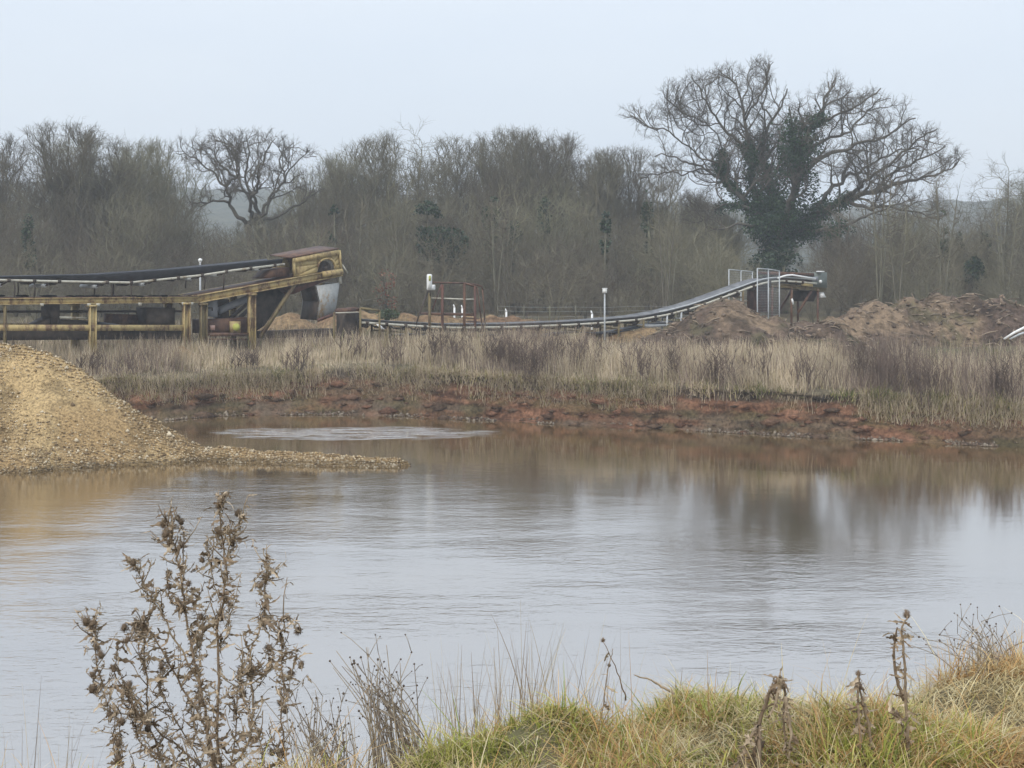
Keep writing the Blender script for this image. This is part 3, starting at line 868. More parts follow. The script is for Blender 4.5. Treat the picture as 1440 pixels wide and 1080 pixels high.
def branch_tree(root, limbs, env, rng, base, cfg, bark, twig):
    """limbs: (points, r0, r1). Each limb bears crooked side branches, those bear branchlets, those bear twig sprays"""
    gt = Geo(); gc = Geo()
    todo = []
    for pts, r0, r1 in limbs:
        rr = r0 + (r1 - r0) * np.linspace(0, 1, len(pts)) ** .8
        gt.tube(pts - base, rr, 9); todo.append((pts, rr, 0))
    tw_p, tw_d = [], []
    while todo:
        pts, rr, lev = todo.pop()
        L = np.linalg.norm(np.diff(pts, axis=0), axis=1).sum(); n = len(pts)
        if lev == cfg['levels']:
            m = max(2, int(L / cfg['tw_gap']))
            f = rng.uniform(.05, 1, m) * (n - 1); i = np.minimum(f.astype(int), n - 2); t = nrm(pts[i + 1] - pts[i])
            tw_p.append(pts[i] + (pts[i + 1] - pts[i]) * (f - i)[:, None]); tw_d.append(t)
            tw_p.append(pts[-1:].repeat(3, 0)); tw_d.append(nrm(pts[-1:] - pts[-2:-1]).repeat(3, 0)); continue
        gap, length, gn, up, f0 = cfg['gap'][lev], cfg['len'][lev], cfg['gnarl'][lev], cfg['up'][lev], cfg['f0'][lev]
        m = max(1, int(L * (1 - f0) / gap)); fs = f0 + (1 - f0) * (np.arange(m) + rng.uniform(0, 1, m)) / m
        fs = np.concatenate([fs, [1., 1.]]); flip = rng.choice([-1, 1])
        for f in fs:
            x = f * (n - 1); i = min(int(x), n - 2); p = pts[i] + (pts[i + 1] - pts[i]) * (x - i); t = nrm(pts[i + 1] - pts[i])
            o = np.cross(t, rng.normal(0, 1, 3) * .55 + np.array([0, -1., 0]) * (1 if rng.uniform() < .65 else 0) + np.array([0, 0, .2])); o = nrm(o) * flip; flip = -flip
            if o[2] < 0 and rng.uniform() < .35: o = -o
            a = rng.uniform(.35, .6) if f == 1. else rng.uniform(.6, 1.1)
            d = t * math.cos(a) + o * math.sin(a)
            l = length * rng.uniform(.55, 1.25) * (1 - .35 * f); ns = max(4, int(l / cfg['seg'][lev]))
            r0 = min(rr[i] * (.85 if f == 1. else .6), cfg['rmax'][lev]); q_ = [p]
            for k in range(ns):
                d = nrm(d + rng.normal(0, gn, 3) + np.array([0, 0, up])); p = p + d * l / ns
                if not env.inside(p): break
                q_.append(p)
            if len(q_) < 3: continue
            q_ = np.array(q_); r2 = r0 + (max(cfg['rmin'][lev], r0 * .4) - r0) * np.linspace(0, 1, len(q_))
            (gt if r0 > .06 else gc).tube(q_ - base, r2, 6 if lev == 0 else 4, cap=False); todo.append((q_, r2, lev + 1))
    P = np.vstack(tw_p); D = np.vstack(tw_d); N = len(P)
    d = nrm(D + rng.normal(0, .6, (N, 3)) + np.array([0, 0, .2])); l = rng.uniform(.4, 1.1, (N, 1)) * cfg['tw_len']
    d2 = nrm(d + rng.normal(0, .3, (N, 3)) + np.array([0, 0, .1])); m_ = P + d * l * .5; e = m_ + d2 * l * .5
    tube3(gc, P - base, m_ - base, e - base, d, cfg['tw_r'])
    for k in range(cfg['tw_sub']):
        f = rng.uniform(.2, 1, (N, 1)); q_ = np.where(f < .5, P + d * l * f, m_ + d2 * l * (f - .5)); g_ = nrm(d + rng.normal(0, .7, (N, 3))); l2 = l * rng.uniform(.3, .7, (N, 1)); mm = q_ + g_ * l2 * .5
        tube3(gc, q_ - base, mm - base, mm + nrm(g_ + rng.normal(0, .3, (N, 3))) * l2 * .5 - base, g_, cfg['tw_r'] * .75)
    gt.obj("trunk", M[bark], root, smooth=True); gc.obj("crown", M[twig], root, smooth=True)
    return N


OAKCFG = dict(levels=2, gap=(.62, .36), len=(3.6, 1.45), gnarl=(.26, .24), up=(.06, .05), f0=(.22, .12), seg=(.34, .24), rmax=(.11, .035), rmin=(.03, .012), tw_gap=.15, tw_len=.75, tw_r=.0095, tw_sub=3)


def finish_tree(root, P, par, tip, e, rng, per_tip, per_edge, tl, trad, split=.05, bark='bark', twig='twig', droop=0., rmax=.04, taper_base=1.0, spread=.8, up=.15):
    r, cnt = radii(par, tip, e)
    g = Geo(); skel_mesh(g, P, par, r, r >= split, 7); g.obj("trunk", M[bark], root, smooth=True)
    g = Geo(); skel_mesh(g, P, par, r, r < split, 4)
    sprays(g, P, par, r, cnt, rng, per_tip, per_edge * .7, tl * 1.25, tl * .7, 3, trad * .85, rmax, .38, up * .7, .16)
    g.obj("crown", M[twig], root, smooth=True)
    return r, cnt


def proto_tree(name, label, cat, seed, h, kind, group):
    rng = np.random.default_rng(seed)
    root = thing(name, label, cat, (0, 0, 0), group)
    nodes = [np.zeros(3)]; par = [-1]
    if kind == 'round':
        poly_nodes(nodes, par, [(rng.normal(0, .2), rng.normal(0, .2), h * .3)], 0, .4)
        att = np.vstack([ell(rng, 900, (0, 0, h * .63), h * .34, h * .34, h * .37), ell(rng, 200, (rng.normal(0, 1), rng.normal(0, 1), h * .78), h * .22, h * .22, h * .2)])
        P, pr = space_col(nodes, par, att, .36, .62, 4, 130, rng, .18, .2, mom=.5)
        finish_tree(root, P, pr, .013, 2.15, rng, 3, .55, .95, .0115, up=.4)
    elif kind == 'spread':
        trunk = gnarly([(0, 0, 0), (rng.normal(0, .2), rng.normal(0, .2), h * .2), (0, 0, h * .34)], rng, .4, .05); fp = trunk[-1]; main = [(trunk, .2, .15)]
        for i in range(8):
            a = i * 6.28 / 8 + rng.uniform(-.3, .3); s = rng.uniform(.5, 1.0) if i % 3 else .25
            main.append((gnarly([trunk[rng.integers(len(trunk) // 2, len(trunk))], (math.cos(a) * s * h * .14, math.sin(a) * s * h * .14, h * .52), (math.cos(a) * s * h * .27, math.sin(a) * s * h * .27, h * .74), (math.cos(a) * s * h * .33, math.sin(a) * s * h * .33, h * (.98 - .12 * s))], rng, .4, .07), .11, .02))
        branch_tree(root, main, Env([((0, 0, h * .64), (h * .38, h * .38, h * .38))]), rng, np.zeros(3), dict(OAKCFG, len=(2.4, 1.15), gap=(.5, .34), up=(.22, .2), gnarl=(.17, .15), rmax=(.06, .026), rmin=(.02, .01), tw_gap=.27, tw_len=.8, tw_sub=2, tw_r=.0095), 'bark', 'twig')
    elif kind == 'vase':
        ns = 4
        for i in range(ns):
            a = i * 6.28 / ns + rng.uniform(0, 1); s = rng.uniform(.08, .17)
            poly_nodes(nodes, par, [(math.cos(a) * .3, math.sin(a) * .3, .6), (math.cos(a) * h * s * .6, math.sin(a) * h * s * .6, h * .3), (math.cos(a) * h * s, math.sin(a) * h * s, h * .5)], 0, .4)
        att = np.vstack([ell(rng, 900, (0, 0, h * .66), h * .27, h * .27, h * .35), ell(rng, 250, (0, 0, h * .35), h * .3, h * .3, h * .2)])
        P, pr = space_col(nodes, par, att, .36, .6, 4, 130, rng, .35, .16, mom=.6)
        finish_tree(root, P, pr, .012, 2.2, rng, 3, .6, .95, .011, up=.7)
    elif kind == 'slim':
        poly_nodes(nodes, par, [(rng.normal(0, .15), rng.normal(0, .15), h * .4), (rng.normal(0, .3), rng.normal(0, .3), h * .9)], 0, .4)
        att = np.vstack([ell(rng, 450, (0, 0, h * .62), h * .17, h * .17, h * .38), ell(rng, 120, (0, 0, h * .45), h * .21, h * .21, h * .2)])
        P, pr = space_col(nodes, par, att, .34, .55, 3, 120, rng, .3, .14, mom=.5)
        finish_tree(root, P, pr, .011, 2.3, rng, 3, .7, .8, .0095, up=.45)
    elif kind == 'scrub':
        for i in range(9):
            a = rng.uniform(0, 6.28); s = rng.uniform(.1, .42)
            poly_nodes(nodes, par, [(math.cos(a) * h * s * .25, math.sin(a) * h * s * .25, h * .22), (math.cos(a) * h * s, math.sin(a) * h * s, h * rng.uniform(.55, .9))], 0, .35)
        att = ell(rng, 420, (0, 0, h * .52), h * .52, h * .5, h * .47)
        P, pr = space_col(nodes, par, att, .28, .45, 2.5, 60, rng, .4, .16, mom=.6)
        finish_tree(root, P, pr, .0095, 2.4, rng, 3, .8, .75, .0095, split=.03, up=.7, twig='scrubtwig')
    elif kind == 'sapling':
        for i in range(3):
            a = rng.uniform(0, 6.28); s = rng.uniform(.03, .12)
            poly_nodes(nodes, par, [(math.cos(a) * h * s * .4, math.sin(a) * h * s * .4, h * .4), (math.cos(a) * h * s, math.sin(a) * h * s, h * rng.uniform(.8, .95))], 0, .35)
        att = ell(rng, 150, (0, 0, h * .66), h * .16, h * .16, h * .34)
        P, pr = space_col(nodes, par, att, .3, .5, 2.5, 60, rng, .45, .14, mom=.6)
        finish_tree(root, P, pr, .016, 2.6, rng, 2, .5, .7, .009, split=.022, up=.8, bark='palebark', twig='scrubtwig')
    return root


WOODG = "bare trees of the woodland behind the quarry"
SCRUBG = "bare bushes along the front of the woodland"
protos = {}
KL = {'spread': "wide branching bare tree crowded among others in the woodland", 'round': "round headed bare tree crowded among others in the woodland", 'vase': "many stemmed bare tree crowded among others in the woodland", 'slim': "slender upright bare tree crowded among others in the woodland"}
for nm, kd, sd, hh_ in (("bare_tree", 'round', 11, 12.), ("bare_tree", 'round', 12, 12.), ("bare_tree", 'spread', 13, 12.), ("bare_tree", 'spread', 18, 12.), ("bare_tree", 'spread', 19, 12.), ("coppice_tree", 'vase', 14, 11.), ("coppice_tree", 'vase', 15, 11.), ("slender_tree", 'slim', 16, 12.), ("slender_tree", 'slim', 17, 12.)):
    protos.setdefault(kd, []).append((proto_tree(nm, KL[kd], "tree", sd, hh_, kd, WOODG), hh_))
for sd in (21, 22, 23):
    protos.setdefault('scrub', []).append((proto_tree("bare_bush", "twiggy bare bush at the foot of the woodland", "bush", sd, 5., 'scrub', SCRUBG), 5.))
protos['sapling'] = [(proto_tree("sapling", "thin pale stemmed sapling along the front edge of the woodland", "sapling", sd, 7., 'sapling', "pale saplings along the front of the woodland"), 7.) for sd in (31, 32, 33)]
used = set()


def plant(kind, px, D, top_py=None, h=None, label=None, group=None, wide=1.0):
    i = random.randrange(len(protos[kind])); pr, ph = protos[kind][i]
    x = (px - 720) / 2000 * D; z = H(x, D) - .1
    if h is None: h = at(px, top_py, D)[2] - z
    s = h / ph; sw = s * wide * random.uniform(.9, 1.12)
    rz = random.uniform(0, 6.28)
    if (kind, i) not in used:
        used.add((kind, i)); pr.location = (x, D, z); pr.rotation_euler = (0, 0, rz); pr.scale = (sw, sw, s)
        if label: pr["label"] = label
        if group: pr["group"] = group
        return pr
    return dup(pr, (x, D, z), rz, (sw, sw, s), label or KL.get(kind), group or (WOODG if kind in KL else None))


SKY = np.array([(-90, 215), (-30, 214), (0, 222), (30, 236), (60, 212), (90, 194), (130, 197), (175, 209), (215, 222), (255, 236), (278, 262), (300, 283), (330, 296), (385, 272), (425, 238), (470, 228), (520, 226), (580, 206), (640, 214), (700, 206), (740, 200), (790, 212), (840, 232), (900, 230), (960, 250), (1020, 270), (1100, 284), (1180, 272), (1240, 266), (1300, 268), (1338, 306), (1372, 306), (1395, 268), (1420, 240), (1450, 228), (1540, 225)])
sky = lambda p: float(np.interp(p, SKY[:, 0], SKY[:, 1]))
# named skyline trees, each with its own label
plant('slim', 583, 112, 178, label="tall thin pale tree rising above the woodland right of the hopper", wide=1.1)
plant('spread', 735, 116, 196, label="broad topped bare tree highest in the middle of the woodland")
plant('spread', 95, 104, 190, label="large round bare tree topping the copse above the left conveyor belt", wide=1.25)
plant('round', 160, 106, 199, label="wide bare tree on the right shoulder of the left copse", wide=1.2)
for px_, D_, ty_, lb_ in ((480, 118, 229, "airy bare tree rising just right of the small skyline oak"), (545, 114, 207, "airy bare tree left of the tall thin pale tree"), (640, 117, 208, "airy bare tree right of the tall thin pale tree"), (700, 119, 200, "airy bare tree left of the highest tree mid wood"), (785, 117, 206, "airy bare tree right of the highest tree mid wood"), (838, 115, 229, "airy bare tree above the square lamp box"), (885, 118, 221, "airy bare tree just left of the great oak crown"), (222, 112, 214, "airy bare tree at the right end of the left copse")):
    plant('spread', px_, D_, ty_, label=lb_, wide=1.1)
plant('slim', 1412, 96, 226, label="tall bare birch like tree beside the right hand gap in the wood", wide=1.2)
plant('slim', 1322, 98, 258, label="thin straight tree with ivy lower stem right of the great oak", wide=.8)
plant('slim', 1356, 100, 280, label="shorter thin leaning tree beyond the earth heap in the gap", wide=.8)
plant('spread', -8, 108, 205, label="spreading bare tree cut by the left edge of the view", wide=1.2)
for row, (D0, D1, dy0, dy1, st) in enumerate(((120, 130, 6, 36, 74), (110, 119, 22, 60, 66), (100, 109, 28, 70, 60), (92, 99, 60, 105, 58))):
    p = -110 + row * 17
    while p < 1550:
        q_ = p + random.uniform(-20, 20); p += st * random.uniform(.75, 1.2)
        gap = (262 < q_ < 335) or (1330 < q_ < 1392)
        if gap and row < 1: continue
        if 1030 < q_ < 1160 and row > 0: continue
        ty = sky(q_) + random.uniform(dy0, dy1)
        kd = random.choice(['round', 'spread', 'spread', 'vase', 'vase', 'slim'])
        if row == 0: kd = random.choice(['spread', 'spread', 'spread', 'slim', 'vase'])
        if row == 3: kd = random.choice(['vase', 'vase', 'slim'])
        plant(kd, q_, random.uniform(D0, D1), ty, wide=1.12 if kd != 'slim' else 1.3)
for row, (D0, D1, h0, h1, st) in enumerate(((104, 116, 5, 7.5, 48), (92, 100, 4, 6.5, 44), (85, 91, 2.2, 5.0, 40))):
    p = -120
    while p < 1560:
        q_ = p + random.uniform(-12, 12); p += st * random.uniform(.75, 1.2)
        hh_ = random.uniform(h0, h1)
        if 1035 < q_ < 1150: hh_ = min(hh_, 2.6) if row else 0
        if hh_ == 0: continue
        plant('scrub', q_, random.uniform(D0, D1), h=hh_, wide=1.15)

p = 420
while p < 1560:
    q_ = p + random.uniform(-30, 30); p += 50 * random.uniform(.5, 1.6)
    if 1040 < q_ < 1150: continue
    plant('sapling', q_, random.uniform(83, 99), h=random.uniform(4.2, 9.5))
# ---- the great ivy-clad oak on the right
D_OAK = 105.0


def ok_(cx, cy, dy=0):
    return at(860 + cx / 2.77, 60 + cy / 2.77, D_OAK) + np.array([0, dy, 0])


def great_oak():
    rng = np.random.default_rng(5)
    base = ok_(652, 1020); base[2] = H(base[0], base[1]) - .1
    limbs = [
        [(600, 700, -.5), (540, 640, -1), (470, 580, -1.5), (430, 510, -1.5), (425, 430, -1)],
        [(610, 660, .5), (560, 540, 1), (530, 420, .5), (518, 310, 0), (500, 220, .5), (470, 150, 0)],
        [(640, 640, 1), (610, 450, 2), (600, 370, 2), (645, 290, 2.5), (690, 210, 3), (715, 160, 3)],
        [(690, 640, -1), (715, 500, -1.5), (735, 400, -1.5), (770, 320, -2), (805, 260, -2), (830, 190, -2), (850, 150, -2)],
        [(700, 730, 1), (800, 670, 1), (900, 615, 0), (1000, 588, -.5), (1100, 552, -1), (1220, 530, -1), (1310, 495, -1)],
        [(680, 620, 2.5), (640, 480, 5), (600, 380, 6.5), (560, 280, 7)],
        [(660, 640, -3), (690, 500, -5), (640, 380, -6.5), (620, 290, -7)],
    ]
    root = thing("oak_tree", "great spreading bare oak with dark ivy on its trunk and limbs", "tree", base)
    forkp = ok_(645, 800)
    main = []
    for k, L in enumerate(limbs):
        r0 = (.38, .40, .36, .44, .42, .28, .28)[k]
        main.append((gnarly([forkp + rng.normal(0, .12, 3) - (0, 0, .5)] + [ok_(*p) for p in L], rng, .45, .07), r0, .05))
    allp = np.vstack([m_[0] for m_ in main]); allr = np.concatenate([m_[1] + (m_[2] - m_[1]) * np.linspace(0, 1, len(m_[0])) ** .8 for m_ in main])
    for st, L in (((430, 500, -1.5), [(380, 465, -2), (310, 440, -2), (250, 400, -2.5), (180, 365, -3), (110, 340, -3), (60, 300, -3)]),
                  ((530, 420, .5), [(460, 350, 0), (420, 290, .5), (370, 220, 0), (340, 170, 0), (310, 130, 0)]),
                  ((425, 440, -1), [(400, 360, -2), (330, 330, -3), (250, 290, -3), (200, 240, -3)]),
                  ((518, 310, 0), [(560, 230, -1), (600, 160, -1), (605, 90, -1)]),
                  ((715, 500, -1.5), [(780, 470, -2), (900, 430, -3), (1000, 400, -3), (1090, 340, -3), (1140, 310, -3)]),
                  ((735, 400, -1.5), [(830, 385, -1), (930, 335, 0), (1000, 270, 0), (1050, 215, 0)]),
                  ((800, 670, 1), [(880, 560, 3), (980, 500, 4), (1100, 450, 5), (1200, 400, 5), (1280, 400, 5)]),
                  ((540, 640, -1), [(450, 635, -2), (390, 650, -2.5), (350, 690, -3)]),
                  ((600, 700, -.5), [(500, 560, 3), (400, 480, 5), (280, 420, 6), (200, 420, 6)]),
                  ((805, 270, -2), [(880, 220, -1), (930, 180, 0)]),
                  ((1000, 588, -.5), [(1060, 520, 0), (1150, 480, 0), (1250, 430, 0), (1300, 400, 0)]),
                  ((900, 615, 0), [(960, 540, -3), (1040, 480, -4), (1120, 400, -5), (1190, 360, -5)]),
                  ((645, 290, 2.5), [(620, 220, 4), (640, 150, 4.5), (660, 100, 4)]),
                  ((770, 320, -2), [(850, 300, -4), (920, 260, -5), (980, 210, -5)]),
                  ((700, 730, 1), [(820, 730, -3), (950, 680, -5), (1040, 640, -6)]), ((430, 500, -1.5), [(350, 500, 0), (260, 510, 2), (170, 500, 3), (130, 520, 3)]), ((900, 615, 0), [(1000, 650, -3), (1090, 660, -4), (1180, 690, -4)]), ((640, 740, 0), [(560, 720, -2), (460, 710, -3), (380, 730, -3)])):
        t = ok_(*st); i = int(np.argmin(np.linalg.norm(allp - t, axis=1)))
        main.append((gnarly([allp[i]] + [ok_(*p) for p in L], rng, .42, .095), min(.22, allr[i] * .8), .045))
    k = D_OAK / 2000 / 2.77
    ells = [(ok_(cx, cy, dy), (rx * k, rd, ry * k)) for (cx, cy, dy, rx, ry, rd) in ((330, 290, 0, 190, 170, 6), (520, 190, 0, 190, 115, 6.5), (600, 130, 0, 105, 72, 4), (850, 235, 0, 95, 105, 5.5), (1000, 290, 0, 130, 110, 6.5), (1130, 410, 0, 150, 110, 6), (1250, 470, -1, 100, 75, 4), (180, 310, -1, 120, 75, 5), (85, 290, -2, 52, 38, 3), (900, 480, 0, 260, 120, 7.5), (400, 480, 0, 190, 120, 7), (700, 420, 0, 220, 200, 8.5), (350, 610, -2, 110, 60, 4), (1020, 590, 0, 140, 60, 5), (260, 520, 1, 150, 80, 5), (1080, 640, -3, 160, 70, 4), (350, 680, -2, 90, 60, 3))]
    trunk_pts = gnarly([base, ok_(648, 930), ok_(645, 800), ok_(645, 740)], rng, .4, .03)
    branch_tree(root, [(trunk_pts, .72, .46)] + main, Env([(e_[0] - np.array([0, 0, .35]), e_[1]) for e_ in ells]), rng, base, dict(OAKCFG, f0=(.3, .12)), 'oakbark', 'oaktwig')
    P = np.vstack([trunk_pts] + [m_[0] for m_ in main]); base_n = len(P)
    # ivy sleeves on the trunk and the lower limbs
    cl = []
    pal = [(.019, .05, .018), (.015, .038, .016), (.028, .064, .02), (.036, .068, .024)]
    for i in range(base_n):
        p = P[i]; cx = ((p[0] / p[1] * 2000 + 720) - 860) * 2.77; cy = ((EYE - p[2]) / p[1] * 2000 + 370 - 60) * 2.77
        rad = 0
        if cy > 640 and 560 < cx < 760: rad = 1.15
        elif 405 < cx < 560 and 425 < cy < 660: rad = .6
        elif 500 < cx < 590 and cy > 380: rad = .8
        elif 590 <= cx < 660 and cy > 370: rad = 1.0
        elif 660 <= cx < 830 and cy > 250 and cx - 760 < (400 - cy) * .6 + 40: rad = 1.2 if cy > 330 else .7
        elif 760 <= cx < 930 and cy > 590: rad = .8
        if rad and rng.uniform() < .85:
            m = int(150 * rad * rad) + 50
            cl.append(p + rng.normal(0, rad * .36, (m, 3)) + np.array([0, 0, -.1]))
    for (cx, cy, dy, rx, ry, n) in ((700, 560, -1.5, 95, 130, 1500), (690, 430, -1.5, 60, 110, 1600), (640, 700, 0, 70, 110, 2600), (760, 690, 0, 100, 60, 700), (560, 600, -1, 60, 60, 500), (745, 350, -1.5, 40, 70, 450), (655, 860, 0, 52, 110, 1700), (870, 640, 0, 70, 35, 280), (540, 480, 0, 35, 90, 420)):
        c = ok_(cx, cy, dy); pts = ell(rng, int(n * 1.9), c, rx * k, rx * k, ry * k)
        f = fbm(pts[:, 0] * .9 + pts[:, 1] * .6, pts[:, 2] * .9, 2, 17); cl.append(pts[f > -.12])
    cl = np.vstack(cl) - base
    g = Geo(); leaves(g, cl, .17, rng, pal); g.obj("ivy", M['ivy'], root, color=True)


great_oak()


def left_oak():
    rng = np.random.default_rng(9); D = 100.
    f = lambda cx, cy, dy=0: at(cx / 2.77, 160 + cy / 2.77, D) + np.array([0, dy, 0])
    base = f(985, 760); base[2] = H(base[0], base[1]) - .1
    root = thing("oak_tree", "open branched bare oak standing clear on the skyline behind the left conveyor head", "tree", base)
    trunk = gnarly([base, f(990, 600), f(975, 480), f(965, 430)], rng, .4, .04); fp = trunk[-1]; main = [(trunk, .36, .27)]
    for k_, L in enumerate(([(930, 400, -.5), (905, 350, -.5), (890, 290, -1), (850, 230, -1), (790, 190, -1.5), (740, 160, -1.5)], [(985, 380, 1), (950, 310, 1), (915, 250, 1.5), (905, 180, 2), (870, 110, 2)], [(1005, 390, 0), (1000, 320, -1), (965, 240, -1), (985, 150, -1), (970, 95, -1)], [(1035, 400, -.5), (1055, 330, 0), (1105, 260, .5), (1150, 200, 0), (1190, 160, 0)], [(1050, 410, 1), (1130, 350, 2), (1190, 320, 2), (1250, 285, 2)], [(1000, 390, 3), (1045, 270, 4), (1080, 160, 4)], [(1005, 340, -2), (1040, 250, -3), (1060, 170, -3), (1100, 110, -3)])):
        main.append((gnarly([fp + rng.normal(0, .06, 3)] + [f(*p) for p in L], rng, .36, .09), .165, .03))
    for st, L in (((905, 350, -.5), [(860, 335, -1), (810, 352, -1.5), (770, 355, -2)]), ((915, 250, 1.5), [(840, 200, 2), (800, 130, 2), (760, 100, 2)]), ((1105, 260, .5), [(1080, 190, 1), (1110, 130, 1)]), ((890, 290, -1), [(950, 220, -2), (930, 140, -2)])):
        P_ = np.vstack([m_[0] for m_ in main]); i = int(np.argmin(np.linalg.norm(P_ - f(*st), axis=1))); main.append((gnarly([P_[i]] + [f(*p) for p in L], rng, .34, .09), .10, .03))
    k = D / 2000 / 2.77
    ells = [(f(cx, cy, dy), (rx * k, rd, ry * k)) for (cx, cy, dy, rx, ry, rd) in ((850, 160, 0, 150, 85, 3.5), (1010, 150, 0, 155, 72, 4), (1130, 215, 0, 120, 95, 3.5), (960, 260, 0, 210, 80, 4), (1190, 310, 0, 75, 65, 3), (760, 150, -1, 60, 52, 2), (820, 345, -2, 60, 25, 2))]
    branch_tree(root, main, Env(ells), rng, base, dict(OAKCFG, len=(2.3, .95), gap=(.5, .32), tw_gap=.11, tw_len=.6, tw_sub=3, seg=(.28, .2), rmax=(.08, .032)), 'oakbark', 'oaktwig')


left_oak()


def evergreen(name, label, blobs, D, n, size=.2, pal=None, stem=True, cat="tree", leafname="foliage", mt='ivy'):
    """blobs: (px, py, rx_px, ry_px)"""
    rng = np.random.default_rng(int(blobs[0][0]))
    k = D / 2000; bx = (blobs[0][0] - 720) * k
    base = np.array([bx, D, H(bx, D) - .05])
    root = thing(name, label, cat, base)
    C = []
    for (px, py, rx, ry) in blobs:
        c = at(px, py, D); m = int(n * rx * ry / sum(b_[2] * b_[3] for b_ in blobs))
        pts = ell(rng, m, c, rx * k, rx * k * .9, ry * k)
        fq = fbm(pts[:, 0] * 1.1 + pts[:, 1] * .7, pts[:, 2] * 1.1, 2, 19); C.append(pts[fq > -.15])
    pal = pal or [(.03, .05, .022), (.04, .06, .026), (.022, .042, .022)]
    g = Geo(); leaves(g, np.vstack(C) - base, size, rng, pal); g.obj(leafname, M[mt], root, color=True)
    if stem:
        g = Geo()
        for (px, py, rx, ry) in blobs:
            top = at(px, py - ry * .6, D)
            g.tube(np.array([base, base * .5 + top * .5 + rng.normal(0, .15, 3), top]) - base, [.16, .1, .03], 6)
            for j in range(14):
                a0 = base + (top - base) * rng.uniform(.3, .95); g.tube(np.array([a0, a0 + rng.normal(0, 1, 3) * np.array([rx, rx, ry * .6]) * k * .8]) - base, [.03, .01], 4)
        g.obj("trunk", M['bark'], root, smooth=True)


evergreen("holly_tree", "dark green holly in the woodland left of the white letter sign", [(610, 335, 26, 38), (640, 350, 22, 30), (600, 300, 20, 18)], 96, 3200)
evergreen("ivy_tree", "ivy covered trunk in the woodland above the crossover platform", [(692, 305, 15, 32), (690, 345, 10, 40)], 99, 1300)
evergreen("ivy_tree", "narrow ivy column in the middle of the woodland", [(766, 310, 11, 34), (768, 360, 8, 40)], 101, 1100)
evergreen("ivy_tree", "slim ivy column in front of the great oak's left edge", [(910, 305, 9, 42), (912, 360, 8, 40)], 99, 1000)
evergreen("ivy_tree", "ivy clad trunk nearest the great oak on the right", [(1327, 345, 8, 52), (1329, 380, 9, 30)], 97, 1300)
evergreen("ivy_tree", "shorter ivy clad trunk standing in the right gap", [(1349, 362, 7, 36), (1350, 395, 8, 22)], 99, 900)
evergreen("ivy_tree", "ivy clad trunk to the right of the gap above the earth heap", [(1386, 345, 8, 20), (1387, 385, 6, 24)], 97, 700)
evergreen("ivy_tree", "low ivy covered trunk at the left end of the woodland above the black belt", [(40, 330, 10, 30), (42, 360, 9, 22)], 93, 700)
evergreen("ivy_tree", "ivy covered trunk behind the hood of the left conveyor", [(470, 320, 10, 34), (468, 360, 8, 30)], 96, 800)
evergreen("ivy_tree", "ivy covered trunk above the square lamp box", [(852, 330, 9, 36), (853, 375, 8, 26)], 95, 800)
evergreen("ivy_tree", "ivy hung tree left of the tall ivy columns mid wood", [(722, 330, 13, 20), (716, 365, 8, 30)], 97, 800)
evergreen("ivy_tree", "low dark ivy mass at the foot of the great oak", [(1080, 375, 30, 22), (1110, 365, 18, 26)], 100, 2200)
evergreen("holly_bush", "dark green holly bush behind the right earth heap", [(1370, 385, 15, 24)], 93, 1400, cat="bush")
evergreen("russet_bush", "small bush with russet leaves right of the conveyor head", [(540, 400, 20, 22), (545, 425, 16, 18)], 84, 420, .13, [(.20, .085, .06), (.22, .11, .07), (.16, .09, .06)], cat="bush", mt='redleaf')
evergreen("bramble_bush", "low green bramble patch on the sand bank behind the conveyor tail", [(545, 442, 18, 8)], 74, 700, .12, [(.05, .08, .03), (.06, .09, .04), (.1, .1, .05)], stem=False, cat="bush")

far_grass()
# ------------------------------------------------------------------ far hills in the haze
def hills():
    xs_ = np.linspace(-520, 520, 420); ds = np.linspace(330, 760, 26)
    Xh, Dh = np.meshgrid(xs_, ds)
    u = (Dh - 330) / 430
    hgt_ = 34 * np.sin(np.clip(u * 1.25, 0, 1) * np.pi / 2) * (1 + .25 * fbm(Xh * .006, Dh * .004, 3, 111)) + 2.6 * fbm(Xh * .12, Dh * .12, 3, 112) + 3
    g = Geo(); n0, m0 = Xh.shape
    I = (np.arange(n0 - 1)[:, None] * m0 + np.arange(m0 - 1)[None])
    g.add(np.stack([Xh, Dh, hgt_ - 1], -1).reshape(-1, 3), np.stack([I, I + 1, I + m0 + 1, I + m0], -1).reshape(-1, 4))
    o = g.obj("hills", noisy("hill_woods", [(.35, (.04, .05, .03)), (.6, (.08, .08, .05))], .12, .95, (.5, 1, 1.5)), smooth=True)
    tag(o, kind="structure")


hills()

